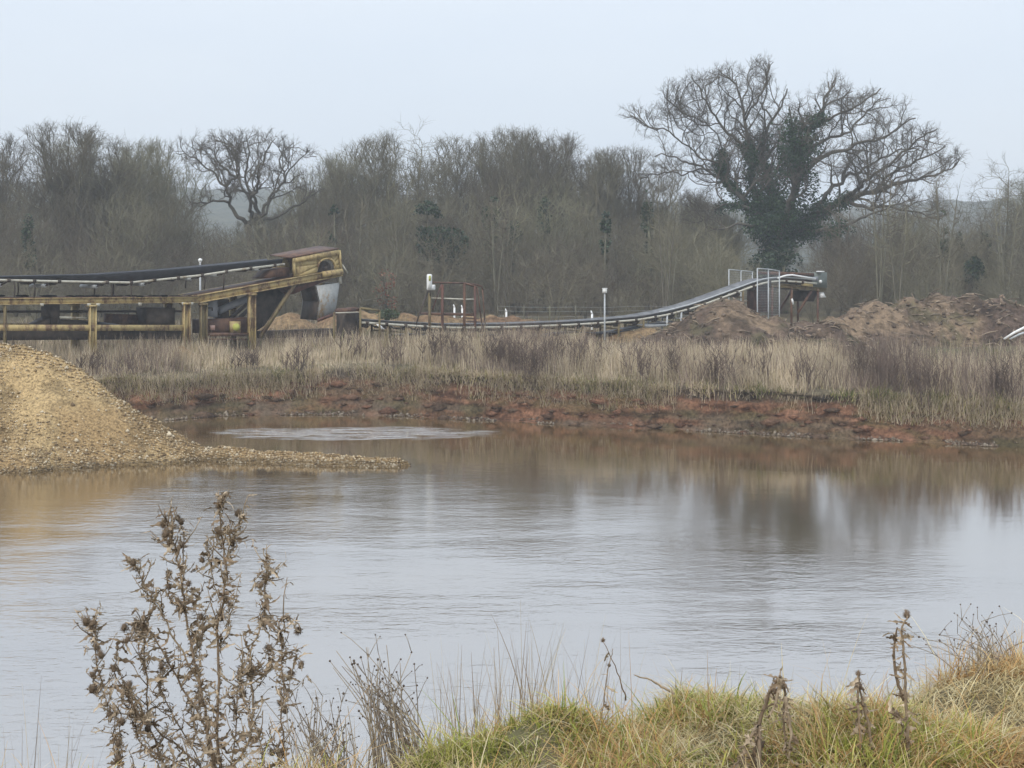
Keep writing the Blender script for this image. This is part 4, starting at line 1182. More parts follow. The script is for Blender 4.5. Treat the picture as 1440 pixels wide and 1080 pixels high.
# ------------------------------------------------------------------ heaps
def heap_mesh(name, cones, mat_, label, cat, res=.16, noise=.12, nscale=1.2, seed=0, color=None, sink=.12, ridge=.0, flat=1.0):
    """cones: (x, y, height above z0, radius) summed with a soft maximum; a real mound on the ground"""
    cn = np.array(cones); x0 = (cn[:, 0] - cn[:, 3]).min() - .4; x1 = (cn[:, 0] + cn[:, 3]).max() + .4
    y0 = (cn[:, 1] - cn[:, 3]).min() - .4; y1 = (cn[:, 1] + cn[:, 3]).max() + .4
    gx = np.arange(x0, x1, res); gy = np.arange(y0, y1, res); Xg, Yg = np.meshgrid(gx, gy)
    Hm = np.full(Xg.shape, -9.)
    wob = .25 * fbm(Xg * .5, Yg * .5, 3, seed + 3)
    for (cx, cy, h, rr) in cn:
        d = np.sqrt((Xg - cx) ** 2 + ((Yg - cy) * flat) ** 2) / rr + wob * .5
        z = h * (1 - d); z = np.where(d < .18, h * (1 - .18) + h * .09 * (1 - (d / .18) ** 2), z)
        Hm = np.logaddexp(Hm * 7, z * 7) / 7
    Hm = Hm + noise * fbm(Xg * nscale, Yg * nscale, 5, seed) + noise * .4 * fbm(Xg * nscale * 4, Yg * nscale * 4, 3, seed + 7)
    gz = height(Xg, Yg)
    Zg = np.where(Hm > -sink, np.maximum(gz, 0 * gz - .3) + Hm, gz - sink - .05)
    n0, m0 = Xg.shape; I = (np.arange(n0 - 1)[:, None] * m0 + np.arange(m0 - 1)[None])
    q_ = np.stack([I, I + 1, I + m0 + 1, I + m0], -1).reshape(-1, 4)
    on = (Hm > -sink).ravel(); q_ = q_[on[q_].any(1)]
    col = None if color is None else color(Xg, Yg, Hm).reshape(-1, 3)
    us = np.unique(q_); remap = np.full(n0 * m0, -1); remap[us] = np.arange(len(us))
    V = np.stack([Xg, Yg, Zg], -1).reshape(-1, 3)[us]; c0 = np.array([V[:, 0].mean(), V[:, 1].mean(), V[:, 2].min()])
    g = Geo().add(V - c0, remap[q_], col=None if col is None else col[us])
    o = g.obj(name, mat_, smooth=True, color=color is not None); o.location = c0
    tag(o, label, cat)
    return V


def earthmat(name, rough=.95, sc=3.0, b=.25):
    m, nt, bb = newmat(name)
    a = nt.nodes.new("ShaderNodeAttribute"); a.attribute_name = "Col"
    tc = nt.nodes.new("ShaderNodeTexCoord"); n = noise_node(nt, sc, 7, .7, tc.outputs["Object"])
    f = maprange(nt, n.outputs[0], .3, .7, .5, 1.5)
    nt.links.new(mix(nt, 1., a.outputs[0], f, 'MULTIPLY'), bb.inputs["Base Color"]); bb.inputs["Roughness"].default_value = rough
    bb.inputs["Specular IOR Level"].default_value = .15
    bump(nt, bb, n.outputs[0], 1.0, b)
    return m


M['earth'] = earthmat("heap_earth")
M['gravel'] = earthmat("gravel_mix", sc=14, b=.05)


def blend(a, b_, f):
    return np.array(a) * (1 - f[..., None]) + np.array(b_) * f[..., None]


def earth_col(X_, Y_, H_):
    f = sstep(-.3, .35, fbm(X_ * .5, Y_ * .5, 4, 201)); c = blend((.12, .084, .063), (.235, .17, .112), f)
    f2 = sstep(.1, .4, fbm(X_ * 1.4, Y_ * 1.4, 3, 202)); c = c * (1 - f2[..., None] * .45)
    f3 = sstep(.2, .45, fbm(X_ * .8 + 5, Y_ * .8, 3, 203)); return c * (1 - .5 * f3[..., None]) + np.array([.09, .09, .04]) * .5 * f3[..., None]


def sand_col(X_, Y_, H_):
    f = sstep(-.3, .35, fbm(X_ * .6, Y_ * .6, 4, 211)); return blend((.18, .11, .062), (.27, .185, .10), f)


def cone_at(px, py, D, slope=.75):
    p = at(px, py, D); h = p[2] - H(p[0], D); return (p[0], D, h, max(.6, h / slope))


heaps = []
heaps.append(heap_mesh("earth_heap", [cone_at(1018, 415, 67.5, .62), cone_at(990, 430, 67, .6), cone_at(1050, 433, 67.2, .6), cone_at(1090, 443, 67, .6), cone_at(1130, 447, 67, .6), cone_at(1165, 450, 67, .6)], M['earth'], "brown earth heap in front of the rising conveyor belt", "earth heap", seed=301, color=earth_col, noise=.24))
heaps.append(heap_mesh("earth_heap", [cone_at(1200, 428, 70), cone_at(1230, 416, 71), cone_at(1275, 411, 71.5), cone_at(1320, 409, 72), cone_at(1365, 410, 72), cone_at(1405, 413, 71.5), cone_at(1450, 424, 71), cone_at(1500, 430, 71), cone_at(1170, 442, 69.5)], M['earth'], "long earth heap with broken wood along the right edge of the quarry floor", "earth heap", seed=302, color=earth_col, noise=.27))
heaps.append(heap_mesh("sand_heap", [cone_at(408, 437, 76, .6), cone_at(388, 448, 76, .6)], M['earth'], "orange sand heap seen through the frame left of the white chute", "sand heap", seed=303, color=sand_col))
heaps.append(heap_mesh("sand_bank", [cone_at(x_, y_, 78, .6) for x_, y_ in ((470, 438), (500, 434), (530, 440), (570, 438), (600, 440), (630, 441), (660, 440), (690, 440), (720, 441), (745, 446))], M['earth'], "long low bank of orange sand behind the level conveyor", "sand bank", seed=304, color=sand_col))
heaps.append(heap_mesh("sand_heap", [cone_at(255, 484, 57, .7)], M['gravel'], "small pale sand heap in the grass by the yellow posts", "sand heap", seed=305, color=sand_col, res=.08, noise=.05))
heaps.append(heap_mesh("sand_bank", [cone_at(x_, y_, 70, .45) for x_, y_ in ((830, 462), (870, 461), (910, 459))], M['earth'], "low strip of orange sand under the conveyor beside the lamp post", "sand bank", seed=306, color=sand_col, noise=.06))

# rubble and broken wood on the earth heaps
g = Geo(); rng = np.random.default_rng(77)
for V, n in ((heaps[0], 420), (heaps[1], 900)):
    for i in rng.choice(len(V), n):
        p = V[i] + np.array([0, 0, .02]); d = rng.normal(0, 1, 3); d[2] *= .35; d /= np.linalg.norm(d)
        if rng.uniform() < .55:
            L = rng.uniform(.2, .9); g.tube([p - d * L * .3, p + d * L * .2 + (0, 0, .05), p + d * L * .7], [.025, .03, .015], 5, col=np.array([.28, .22, .16]) * rng.uniform(.4, 1.3))
        else:
            g.bar(p, p + d * rng.uniform(.08, .25), rng.uniform(.06, .2), rng.uniform(.05, .14), col=np.array([.2, .15, .11]) * rng.uniform(.4, 1.5))
tag(g.obj("wood_debris", M['dryplant'], color=True), "broken branches and rubble scattered over the earth heaps", "debris", kind="stuff")

# ---- the big gravel heap with its spit, on the left of the water
def gravel():
    CX = np.array([-34, -24, -17, -14.5, -13.2, -12.2, -11.2, -10.3, -9.4, -8.5, -7.2, -5.6, -4.2, -2.9, -2.3])
    px_of = lambda x, d: x / d * 2000 + 720
    CD = np.interp(CX, [-34, -14, -8.5, -4.2, -2.3], [41.5, 40.6, 39.4, 38.3, 37.9])
    prof = np.array([(-900, 470), (-200, 482), (0, 484), (35, 487), (65, 492), (90, 501), (115, 513), (135, 529), (155, 546), (180, 565), (205, 581), (230, 594), (255, 608), (280, 624), (305, 633), (345, 639), (400, 644), (460, 648), (520, 652), (560, 655), (585, 660), (610, 668)])
    gx = np.arange(-33, -2.0, .09); gy = np.arange(34.5, 48, .09); Xg, Yg = np.meshgrid(gx, gy)
    cd = np.interp(Xg, CX, CD); cp = px_of(Xg, cd); py = np.interp(cp, prof[:, 0], prof[:, 1])
    hc = EYE - (py - 370) / 2000 * cd
    hc = hc + .10 * fbm(Xg * 1.3, 0 * Xg, 3, 401)
    off = Yg - cd
    gull = fbm(Xg * 1.5 + off * .4, off * .25, 3, 402)
    run = np.where(off < 0, -off * .86, off * .8)
    Zg = hc - run * (1 + .09 * gull) - .06 * np.exp(-(off / .35) ** 2)
    foot = sstep(0, .5, .55 - Zg) * (Zg > -1)
    Zg = np.where(Zg < .55, .55 - (.55 - Zg) * .62, Zg)
    spit = .22 - np.abs(off) * .30
    Zg = np.maximum(Zg, np.where((Xg > -9) & (Xg < -2.6), np.minimum(spit, hc + .02), -9))
    Zg = Zg + .15 * fbm(Xg * .9, Yg * .9, 4, 403) * sstep(-.1, .6, Zg) + .06 * fbm(Xg * 3.5, Yg * 3.5, 4, 404) * (1 - .6 * sstep(-7, -4, Xg)) - .2 * sstep(-3.2, -2.3, Xg)
    n0, m0 = Xg.shape; I = (np.arange(n0 - 1)[:, None] * m0 + np.arange(m0 - 1)[None])
    q_ = np.stack([I, I + 1, I + m0 + 1, I + m0], -1).reshape(-1, 4)
    on = (Zg > -.5).ravel(); q_ = q_[on[q_].any(1)]
    f = sstep(-.25, .3, fbm(Xg * .5 + off * .3, off * .5, 4, 405))
    c = blend((.315, .215, .105), (.41, .295, .15), f)
    f2 = sstep(.0, .45, fbm(Xg * .8 + off * .5, off * .8, 4, 412) + .5 * fbm(Xg * 2.5, Yg * 2.5, 3, 406)); c = c * (1 - .42 * f2[..., None]); f4 = sstep(.15, .4, fbm(Xg * 1.1 + 3, Yg * 1.6, 4, 409)); c = c * (1 - f4[..., None] * .35)
    wet = (1 - sstep(.0, .16, Zg + .05 * fbm(Xg * 4, Yg * 4, 2, 407)))[..., None]; c = c * (1 - .5 * wet)
    us = np.unique(q_); remap = np.full(n0 * m0, -1); remap[us] = np.arange(len(us))
    V = np.stack([Xg, Yg, Zg], -1).reshape(-1, 3); c0 = np.array([-14, 40, 0.])
    g = Geo().add(V[us] - c0, remap[q_], col=c.reshape(-1, 3)[us])
    o = g.obj("gravel_heap", M['gravel'], smooth=True, color=True); o.location = c0
    tag(o, "big ochre gravel heap running out into a low spit in the water", "gravel heap")
    # loose stones lying on it
    rng = np.random.default_rng(4)
    cand = np.nonzero((Zg.ravel() > .0) & (Xg.ravel() > -15.5) & (off.ravel() < .6))[0]
    cz = Zg.ravel()[cand]; st = fbm(Xg.ravel()[cand] * .7, Yg.ravel()[cand] * 1.2, 3, 408)
    w = np.clip(.35 + 1.1 * st + .9 * np.exp(-cz / .45) + .7 * (np.abs(off.ravel()[cand]) < .4), .03, None); w /= w.sum()
    N = 26000; idx = rng.choice(cand, N, p=w)
    base = V[idx] + rng.uniform(-.045, .045, (N, 3)) * np.array([1, 1, .1])
    s = rng.gamma(2.2, .0078, N) + .006
    oct_ = np.array([(1, 0, 0), (0, 1, 0), (-1, 0, 0), (0, -1, 0), (0, 0, .8), (0, 0, -.8)])
    v = base[:, None] + oct_[None] * s[:, None, None] * rng.uniform(.65, 1.3, (N, 6, 1))
    a = rng.uniform(0, 6.28, N); dv = v - base[:, None]
    v[..., 0] = base[:, None, 0] + dv[..., 0] * np.cos(a)[:, None] - dv[..., 1] * np.sin(a)[:, None]
    v[..., 1] = base[:, None, 1] + dv[..., 0] * np.sin(a)[:, None] + dv[..., 1] * np.cos(a)[:, None]
    tri = np.array([(0, 1, 4), (1, 2, 4), (2, 3, 4), (3, 0, 4), (1, 0, 5), (2, 1, 5), (3, 2, 5), (0, 3, 5)])
    t = (np.arange(N) * 6)[:, None, None] + tri[None]
    pal = np.array([(.36, .255, .13), (.44, .34, .21), (.26, .18, .09), (.54, .46, .33), (.18, .125, .07), (.31, .22, .115)])
    col = pal[rng.integers(0, 6, N)] * rng.uniform(.8, 1.2, (N, 1)) * (1 - .4 * (base[:, 2:3] < .1))
    g = Geo().add(v.reshape(-1, 3), None, t.reshape(-1, 3), col=np.repeat(col, 6, 0))
    tag(g.obj("gravel", M['dryplant'], color=True), "loose pale stones strewn over the gravel heap", "gravel", kind="stuff")
    # stones and clods along the far water line
    N = 5000; x = rng.uniform(-13, 17, N); t_ = rng.uniform(-.15, .75, N); y = shore(x) + t_
    k = fbm(x * .8, t_ * 2, 3, 409) > .08; x, y, t_ = x[k], y[k], t_[k]; N = len(x)
    base = np.stack([x, y, .02 + np.clip(t_, 0, 1) * .22], -1); s = rng.gamma(2.5, .012, N) + .01
    v = base[:, None] + oct_[None] * s[:, None, None] * rng.uniform(.6, 1.3, (N, 6, 1))
    t = (np.arange(N) * 6)[:, None, None] + tri[None]
    pal = np.array([(.14, .10, .07), (.19, .15, .105), (.1, .07, .05), (.26, .22, .17)])
    col = pal[rng.integers(0, 4, N)] * rng.uniform(.7, 1.2, (N, 1))
    g = Geo().add(v.reshape(-1, 3), None, t.reshape(-1, 3), col=np.repeat(col, 6, 0))
    tag(g.obj("shore_stones", M['dryplant'], color=True), "stones and clods along the foot of the red bank", "stones", kind="stuff")


gravel()


# ------------------------------------------------------------------ the conveyors
class Frame:
    """a vertical plane through the near side of a conveyor: pixels of the photo are traced on it at real distance"""
    def __init__(s, px, D, ang):
        s.o = at(px, 370, D); s.o[2] = 0
        s.u = np.array([math.cos(R(ang)), math.sin(R(ang)), 0]); s.v = np.array([-math.sin(R(ang)), math.cos(R(ang)), 0])

    def p(s, px, py, v=0.0, up=0.0):
        # ray from the eye through the pixel meets the near plane, then step back across by v
        d = np.array([(px - 720) / 2000, 1, -(py - 370) / 2000]); e = np.array([0, 0, EYE])
        t = np.dot(s.o - e, s.v) / np.dot(d, s.v)
        return e + d * t + s.v * v + np.array([0, 0, up])

    def pv(s, px, py, v=0.0):
        d = np.array([(px - 720) / 2000, 1, -(py - 370) / 2000]); e = np.array([0, 0, EYE])
        return e + d * (np.dot(s.o + s.v * v - e, s.v) / np.dot(d, s.v))

    def ground(s, px, v=0.0, up=0.0):
        q_ = s.p(px, 450, v); q_[2] = H(q_[0], q_[1]) - .1 + up; return q_


def left_conveyor():
    F = Frame(280, 60, 40); W = 1.7; side = F.v
    root = thing("belt_conveyor", "rusty yellow conveyor gantry with black belt rising to a hood and white chute", "conveyor", F.ground(285))
    pt = lambda geo, nm, m, **k: part(geo, nm, M[m], root, **k)
    belt_near = [(-60, 390.5), (0, 388.5), (140, 385.5), (250, 378), (330, 370.5), (400, 363.5)]
    rail = [(-60, 393), (0, 394), (90, 396), (183, 397.5), (220, 394), (285, 387), (330, 380), (400, 371.5)]
    rx, ry = zip(*rail)
    # belt: a troughed band, near wing raised above the rail
    xs_ = np.linspace(-60, 400, 40); v = []
    for x in xs_:
        yt = np.interp(x, *zip(*belt_near)); yr = np.interp(x, rx, ry)
        a = F.p(x, yt, .12); b_ = F.p(x, yr + 1.5, .12); h = a[2] - b_[2]
        low = b_ + F.v * .38; sec = [a, b_ + F.v * .12 + (0, 0, h * .25), low, low + F.v * .5, low + F.v * .85 + (0, 0, h * .5), a + F.v * 1.42 + (0, 0, .0)]
        sec = sec + [p_ - np.array([0, 0, .025]) for p_ in sec[::-1]]
        v.append(sec)
    v = np.array(v); n = v.shape[1]; m = len(v)
    i = np.arange(m - 1)[:, None] * n; j = np.arange(n)[None]; k = (j + 1) % n
    g = Geo().add(v.reshape(-1, 3), np.stack([i + j, i + k, i + n + k, i + n + j], -1).reshape(-1, 4)); pt(g, "belt", 'rubber', smooth=False)
    for vv in (0, W):
        g = Geo().tube([F.p(x, y, vv) for x, y in rail], .05, 8); pt(g, "side_rail", 'pale', smooth=True)
    for x in (12, 48, 83, 150, 184, 217, 250, 284, 318, 352, 386):
        yr = np.interp(x, rx, ry); g = Geo(); a = F.p(x, yr)
        g.bar(a - F.u * .06, a + F.u * .06, .16, .15, side=F.v)
        c = a + F.v * W; lo = a + F.v * .4 - (0, 0, .12); lo2 = a + F.v * 1.3 - (0, 0, .12)
        g.tube([a, lo, lo2, c], .03, 6)
        g.tube([lo + (0, 0, .06), lo2 + (0, 0, .06)], .06, 8); pt(g, "idler", 'dark')
    for x, y in ((2, 401), (65, 402), (137, 403), (204, 400), (270, 392), (306, 387), (365, 379)):
        yr = np.interp(x, rx, ry); g = Geo(); a = F.p(x, y, .1)
        g.tube([a, a + F.v * 1.5], .075, 10); r_ = pt(g, "return_roller", 'galv', smooth=True)
        g = Geo(); t = F.p(x + 8, yr, .03); g.bar(t, a + (0, 0, 0) - F.v * .05, .09, .05); g.bar(t + F.v * (W - .06), a + F.v * 1.55, .09, .05)
        g.shift(root.location); g.obj("bracket", M['dark'], r_)
    for x, y1 in ((20, 417), (48, 417), (157, 416), (184, 419), (287, 404), (314, 406)):
        yr = np.interp(x, rx, ry); g = Geo()
        for vv in (0, W): g.tube([F.p(x, yr, vv), F.p(x + 1, (yr + y1) / 2, vv), F.p(x, y1 + 2, vv)], .032, 6)
        pt(g, "hanger", 'dark', smooth=True)
    # level gantry: twin beams with a deck between
    for vv in (0, W):
        g = Geo().ibeam(F.p(-70, 424.5, vv), F.p(281, 421.5, vv), .16, .25, side); pt(g, "beam", 'yellow')
    g = Geo(); a, b_ = F.p(-70, 420, .1), F.p(278, 417.2, .1)
    g.prism([a, b_, b_ + F.v * (W - .2), a + F.v * (W - .2)], (0, 0, .03)); pt(g, "deck", 'rusty')
    g = Geo(); rg = np.random.default_rng(3)
    for q_ in range(60):
        c = F.p(rg.uniform(-50, 270), 417.5, rg.uniform(0, W)); c[2] += .02
        g.ball(c, rg.uniform(.04, .11), 7, 5, sx=2.2, sz=.5)
    part(g, "spilt_sand", earthmat("spilt_sand", sc=9, b=.05), root)["kind"] = "stuff"
    # inclined head section
    for vv in (0, W):
        g = Geo().ibeam(F.p(279, 420.5, vv), F.p(480, 383, vv), .2, .34, side); pt(g, "inclined_beam", 'yellow')
    g = Geo(); a, b_ = F.p(281, 415.5, .1), F.p(470, 380, .1); g.prism([a, b_, b_ + F.v * (W - .2), a + F.v * (W - .2)], (0, 0, .03)); pt(g, "incline_deck", 'rusty')
    g = Geo().ibeam(F.p(281, 420.5, .1), F.p(281, 420.5, W - .1), .2, .3, F.u); pt(g, "end_beam", 'yellow')
    g = Geo().tube([F.p(452, 386, -.1), F.p(479, 382, -.1)], .14, 12); pt(g, "drive_tube", 'yellow', smooth=True)
    g = Geo(); g.bar(F.p(478, 386, .05), F.p(479, 399, .05), .14, .12); g.bar(F.p(480.5, 372, -.05), F.p(488, 384.5, -.05), .06, .05); pt(g, "end_bracket", 'pale')
    # posts
    for x, yt, wpx, mt in ((-40, 428, .24, 'yellow'), (130, 428, .24, 'yellow_clean'), (262, 425, .26, 'yellow'), (286, 426, .26, 'olive'), (354, 412, .27, 'yellow'), (7, 429, .1, 'olive')):
        for vv in (0, W):
            g = Geo(); a = F.p(x, yt, vv); b_ = F.ground(x, vv)
            g.bar(a, b_, wpx * .25, wpx * .9, up=F.u, side=F.v) if wpx > .2 else g.bar(a, b_, wpx, wpx)
            if wpx > .2:
                for sg in (-1, 1): g.bar(a + F.u * sg * wpx * .5, b_ + F.u * sg * wpx * .5, wpx * .9, .035, up=F.u, side=F.v)
                g.bar(b_ + (0, 0, .1), b_ + (0, 0, .16), wpx * 1.6, wpx * 1.6)
                g.bar(a - (0, 0, .02), a - (0, 0, .1), wpx * 1.5, wpx * 1.5)
            pt(g, "post", mt)
    for x, y in ((58, 428.5), (124, 428.5), (137, 428.5), (196, 427.5), (257, 427), (268, 427), (-8, 429)):
        g = Geo().prism([F.p(x - 3, y - 2, -.09), F.p(x + 3, y - 2, -.09), F.p(x + 2, y + 2.2, -.09), F.p(x - 2, y + 2.2, -.09)], F.v * .03); pt(g, "gusset", 'pale')
    # lower rails, braces
    for vv in (0, W):
        g = Geo().bar(F.p(-70, 461, vv), F.p(258, 461, vv), .1, .24, side=side); pt(g, "lower_rail", 'yellow')
    g = Geo().bar(F.p(290, 477, 0), F.p(350, 477, 0), .06, .05); g.bar(F.p(290, 470.5, .02), F.p(352, 470.5, .02), .08, .16); pt(g, "sill_rail", 'rusty')
    g = Geo().tube([F.p(-70, 440, W * .9), F.p(290, 439, W * .9)], .05, 6); pt(g, "cable_tray", 'dark')
    for vv in (0, W):
        g = Geo().bar(F.p(414, 400, vv), F.p(366, 474, vv), .14, .14, side=side); pt(g, "brace", 'olive')
    g = Geo().prism([F.pv(-70, 465.5, .5), F.pv(256, 465.5, .5), F.pv(256, 477, .5), F.pv(-70, 479, .5)], F.v * .3); pt(g, "dark_strip", 'dark')  # dark strip filling the gap between lower rail and grass
    g = Geo().prism([F.pv(150, 441, 1.2), F.pv(206, 443, 1.2), F.pv(206, 458, 1.2), F.pv(150, 456, 1.2)], F.v * .3); pt(g, "rear_sheet", 'rusty')
    g = Geo().prism([F.pv(366, 466, .6), F.pv(470, 462, .6), F.pv(470, 474, .6), F.pv(366, 476, .6)], F.v * .5); pt(g, "tail_beam", 'dark')
    # underslung machinery
    g = Geo().prism([F.pv(208, 433, .3), F.pv(246, 433, .3), F.pv(246, 459, .3), F.pv(208, 459, .3)], F.v * 1.1); pt(g, "gearbox", 'dark')
    g = Geo().prism([F.pv(73, 428, .3), F.pv(84, 428, .3), F.pv(84, 457, .3), F.pv(73, 457, .3)], F.v * 1.1); g.prism([F.pv(53, 456.5, .35), F.pv(72.5, 446, .35), F.pv(72.5, 456.5, .35)], F.v * 1.0); pt(g, "hopper_leg", 'dark')
    g = Geo().prism([F.pv(85, 449, .4), F.pv(127, 451, .4), F.pv(127, 457.5, .4), F.pv(85, 457, .4)], F.v * .9); pt(g, "lower_chute", 'dark')
    g = Geo().bar(F.pv(84, 446, .25), F.pv(124, 447.5, .25), .1, .08); pt(g, "pale_pipe", 'pale')
    g = Geo().bar(F.p(140, 454, .7), F.p(205, 462, .7), .9, .1); pt(g, "lower_belt", 'rubber')
    g = Geo().prism([F.pv(289, 450, .25), F.pv(351, 446, .25), F.pv(351, 469.5, .25), F.pv(289, 469.5, .25)], F.v * 1.2); pt(g, "motor_bay", 'rusty')
    g = Geo().prism([F.pv(324.5, 452, .12), F.pv(338.5, 452, .12), F.pv(338.5, 467.5, .12), F.pv(324.5, 467.5, .12)], F.v * .12)
    gd = pt(g, "belt_guard", 'yellow_clean')
    g = Geo().tube([F.pv(332, 460, .12), F.pv(332, 460, .04)], [.17, .15], 14); g.shift(root.location); g.obj("guard_boss", M['mark'], gd)
    g = Geo().prism([F.pv(296, 457.5, .14), F.pv(302.5, 457.5, .14), F.pv(302.5, 464.5, .14), F.pv(296, 464.5, .14)], F.v * .1); pt(g, "switch_box", 'pink')
    g = Geo().prism([F.pv(291, 421, .5), F.pv(306, 421, .5), F.pv(306, 446, .5), F.pv(293, 445, .5)], F.v * .06)
    pn = pt(g, "grey_panel", 'greypanel')
    g = Geo().bar(F.pv(291, 433, .44), F.pv(298.5, 433, .44), .05, .04); g.bar(F.pv(298.5, 433, .44), F.pv(298.5, 437, .44), .05, .04); g.shift(root.location); g.obj("handle", M['dark'], pn)
    g = Geo().tube([F.pv(308, 437, .8), F.pv(352, 418, .8)], .16, 10); pt(g, "drive_pipe", 'greypanel', smooth=True)
    g = Geo().prism([F.pv(306, 421, .9), F.pv(322, 421, .9), F.pv(322, 447, .9), F.pv(306, 447, .9)], F.v * .4); pt(g, "motor", 'dark')
    for (a, b_) in (((318, 452), (348, 427)), ((331, 452), (352, 433))):
        g = Geo().bar(F.pv(*a, .9), F.pv(*b_, .9), .12, .14, side=side); pt(g, "strut", 'dark')
    g = Geo().prism([F.pv(357, 412, .9), F.pv(408, 403, .9), F.pv(372, 458, .9), F.pv(357, 468, .9)], F.v * .05); pt(g, "side_sheet", 'dark')
    # hood over the head pulley
    tilt = F.p(475, 351) - F.p(412, 363); up = np.array([0, 0, 1.])
    g = Geo(); near = [F.p(412, 364), F.p(475.5, 352.2), F.p(478, 377), F.p(413.5, 389.5)]
    # near side plate cut round the pulley opening
    cpx, cpy, rr = 459, 376, 11.5
    arc = [F.p(cpx + rr * math.cos(a), cpy - rr * math.sin(a)) for a in np.linspace(R(188), R(-8), 13)]
    outer = [F.p(413.5, 389.5), F.p(412, 364), F.p(430, 360.7), F.p(445, 357.9), F.p(455, 356), F.p(465, 354.2), F.p(475.5, 352.2), F.p(478, 377)]
    outer = [F.p(446, 383), F.p(413.5, 389.5), F.p(412, 376), F.p(412, 364), F.p(430, 360.7), F.p(440, 358.9), F.p(450, 357), F.p(459, 355.3), F.p(466, 354), F.p(475.5, 352.2), F.p(476.5, 362), F.p(477.5, 372), F.p(478, 379)]
    for i in range(12):
        g.prism([arc[i], outer[i], outer[i + 1], arc[i + 1]], F.v * .05)
    pt(g, "hood_side", 'yellow_clean')
    g = Geo().prism([p_ + F.v * (W - .05) for p_ in [F.p(410, 366), F.p(475.5, 352.2), F.p(478, 377), F.p(413.5, 389.5)]], F.v * .05); pt(g, "hood_side", 'yellow')
    g = Geo(); a, b_ = F.p(408, 363.2, -.06), F.p(476, 350.4, -.06); rise = np.array([0, 0, .12])
    g.prism([a, b_, b_ + F.v * (W + .1) + rise, a + F.v * (W + .1) + rise], (0, 0, .05)); pt(g, "hood_roof", 'rusty')
    g = Geo().bar(F.p(411, 367, -.07), F.p(476, 354.6, -.07), .05, .22, side=side); pt(g, "hood_trim", 'yellow')
    g = Geo().bar(F.p(412.5, 364, -.05), F.p(414, 389, -.05), .09, .08); pt(g, "hood_post", 'yellow_clean'); g = Geo().bar(F.p(476.5, 352, -.05), F.p(479, 378, -.05), .09, .09); pt(g, "hood_post", 'yellow_clean')
    g = Geo(); ring = [F.p(cpx + 12.5 * math.cos(a), cpy - 12.5 * math.sin(a), -.05) for a in np.linspace(R(180), R(0), 14)]; g.tube(ring, .05, 6); pt(g, "arch_trim", 'yellow', smooth=True)
    g = Geo().tube([F.p(cpx, cpy + 1, .12), F.p(cpx, cpy + 1, W - .1)], .32, 16); g.tube([F.p(cpx, cpy + 1, -.02), F.p(cpx, cpy + 1, .12)], .09, 10); pt(g, "head_pulley", 'dark', smooth=True)
    g = Geo().prism([F.p(388, 380, .3), F.p(412, 376, .3), F.p(412, 388, .3), F.p(376, 392, .3)], F.v * 1.1); pt(g, "tail_guard", 'rusty')
    # chute under the head
    A, B, C_, D_, E_ = F.p(444, 402), F.p(478, 397.5), F.p(472, 440), F.p(445, 450), F.p(448.5, 424)
    g = Geo().prism([A, B, C_, D_, E_], F.v * .05); ch = pt(g, "chute", 'chute')
    Wc = 1.35
    g = Geo(); 
    g.prism([A, E_, E_ + F.v * Wc, A + F.v * Wc], F.u * .04); g.prism([E_, D_, D_ + F.v * Wc, E_ + F.v * Wc], F.u * .04)
    g.shift(root.location); g.obj("rear_plate", M['dark'], ch)
    g = Geo(); g.prism([B, C_, C_ + F.v * Wc, B + F.v * Wc], -F.u * .04); g.prism([p_ + F.v * Wc for p_ in (A, B, C_, D_, E_)], F.v * .05); g.shift(root.location); g.obj("front_plate", M['chute'], ch)
    g = Geo().bar(F.p(446, 450.5, -.03), F.p(472, 441, -.03), .06, .13, side=side); pt(g, "chute_lip", 'redrust')
    g = Geo().prism([F.p(404, 406, .15), F.p(470, 391, .15), F.p(444, 402, .15), F.p(414, 414, .15)], F.v * 1.4); pt(g, "under_plate", 'redrust')
    return F


F1 = left_conveyor()


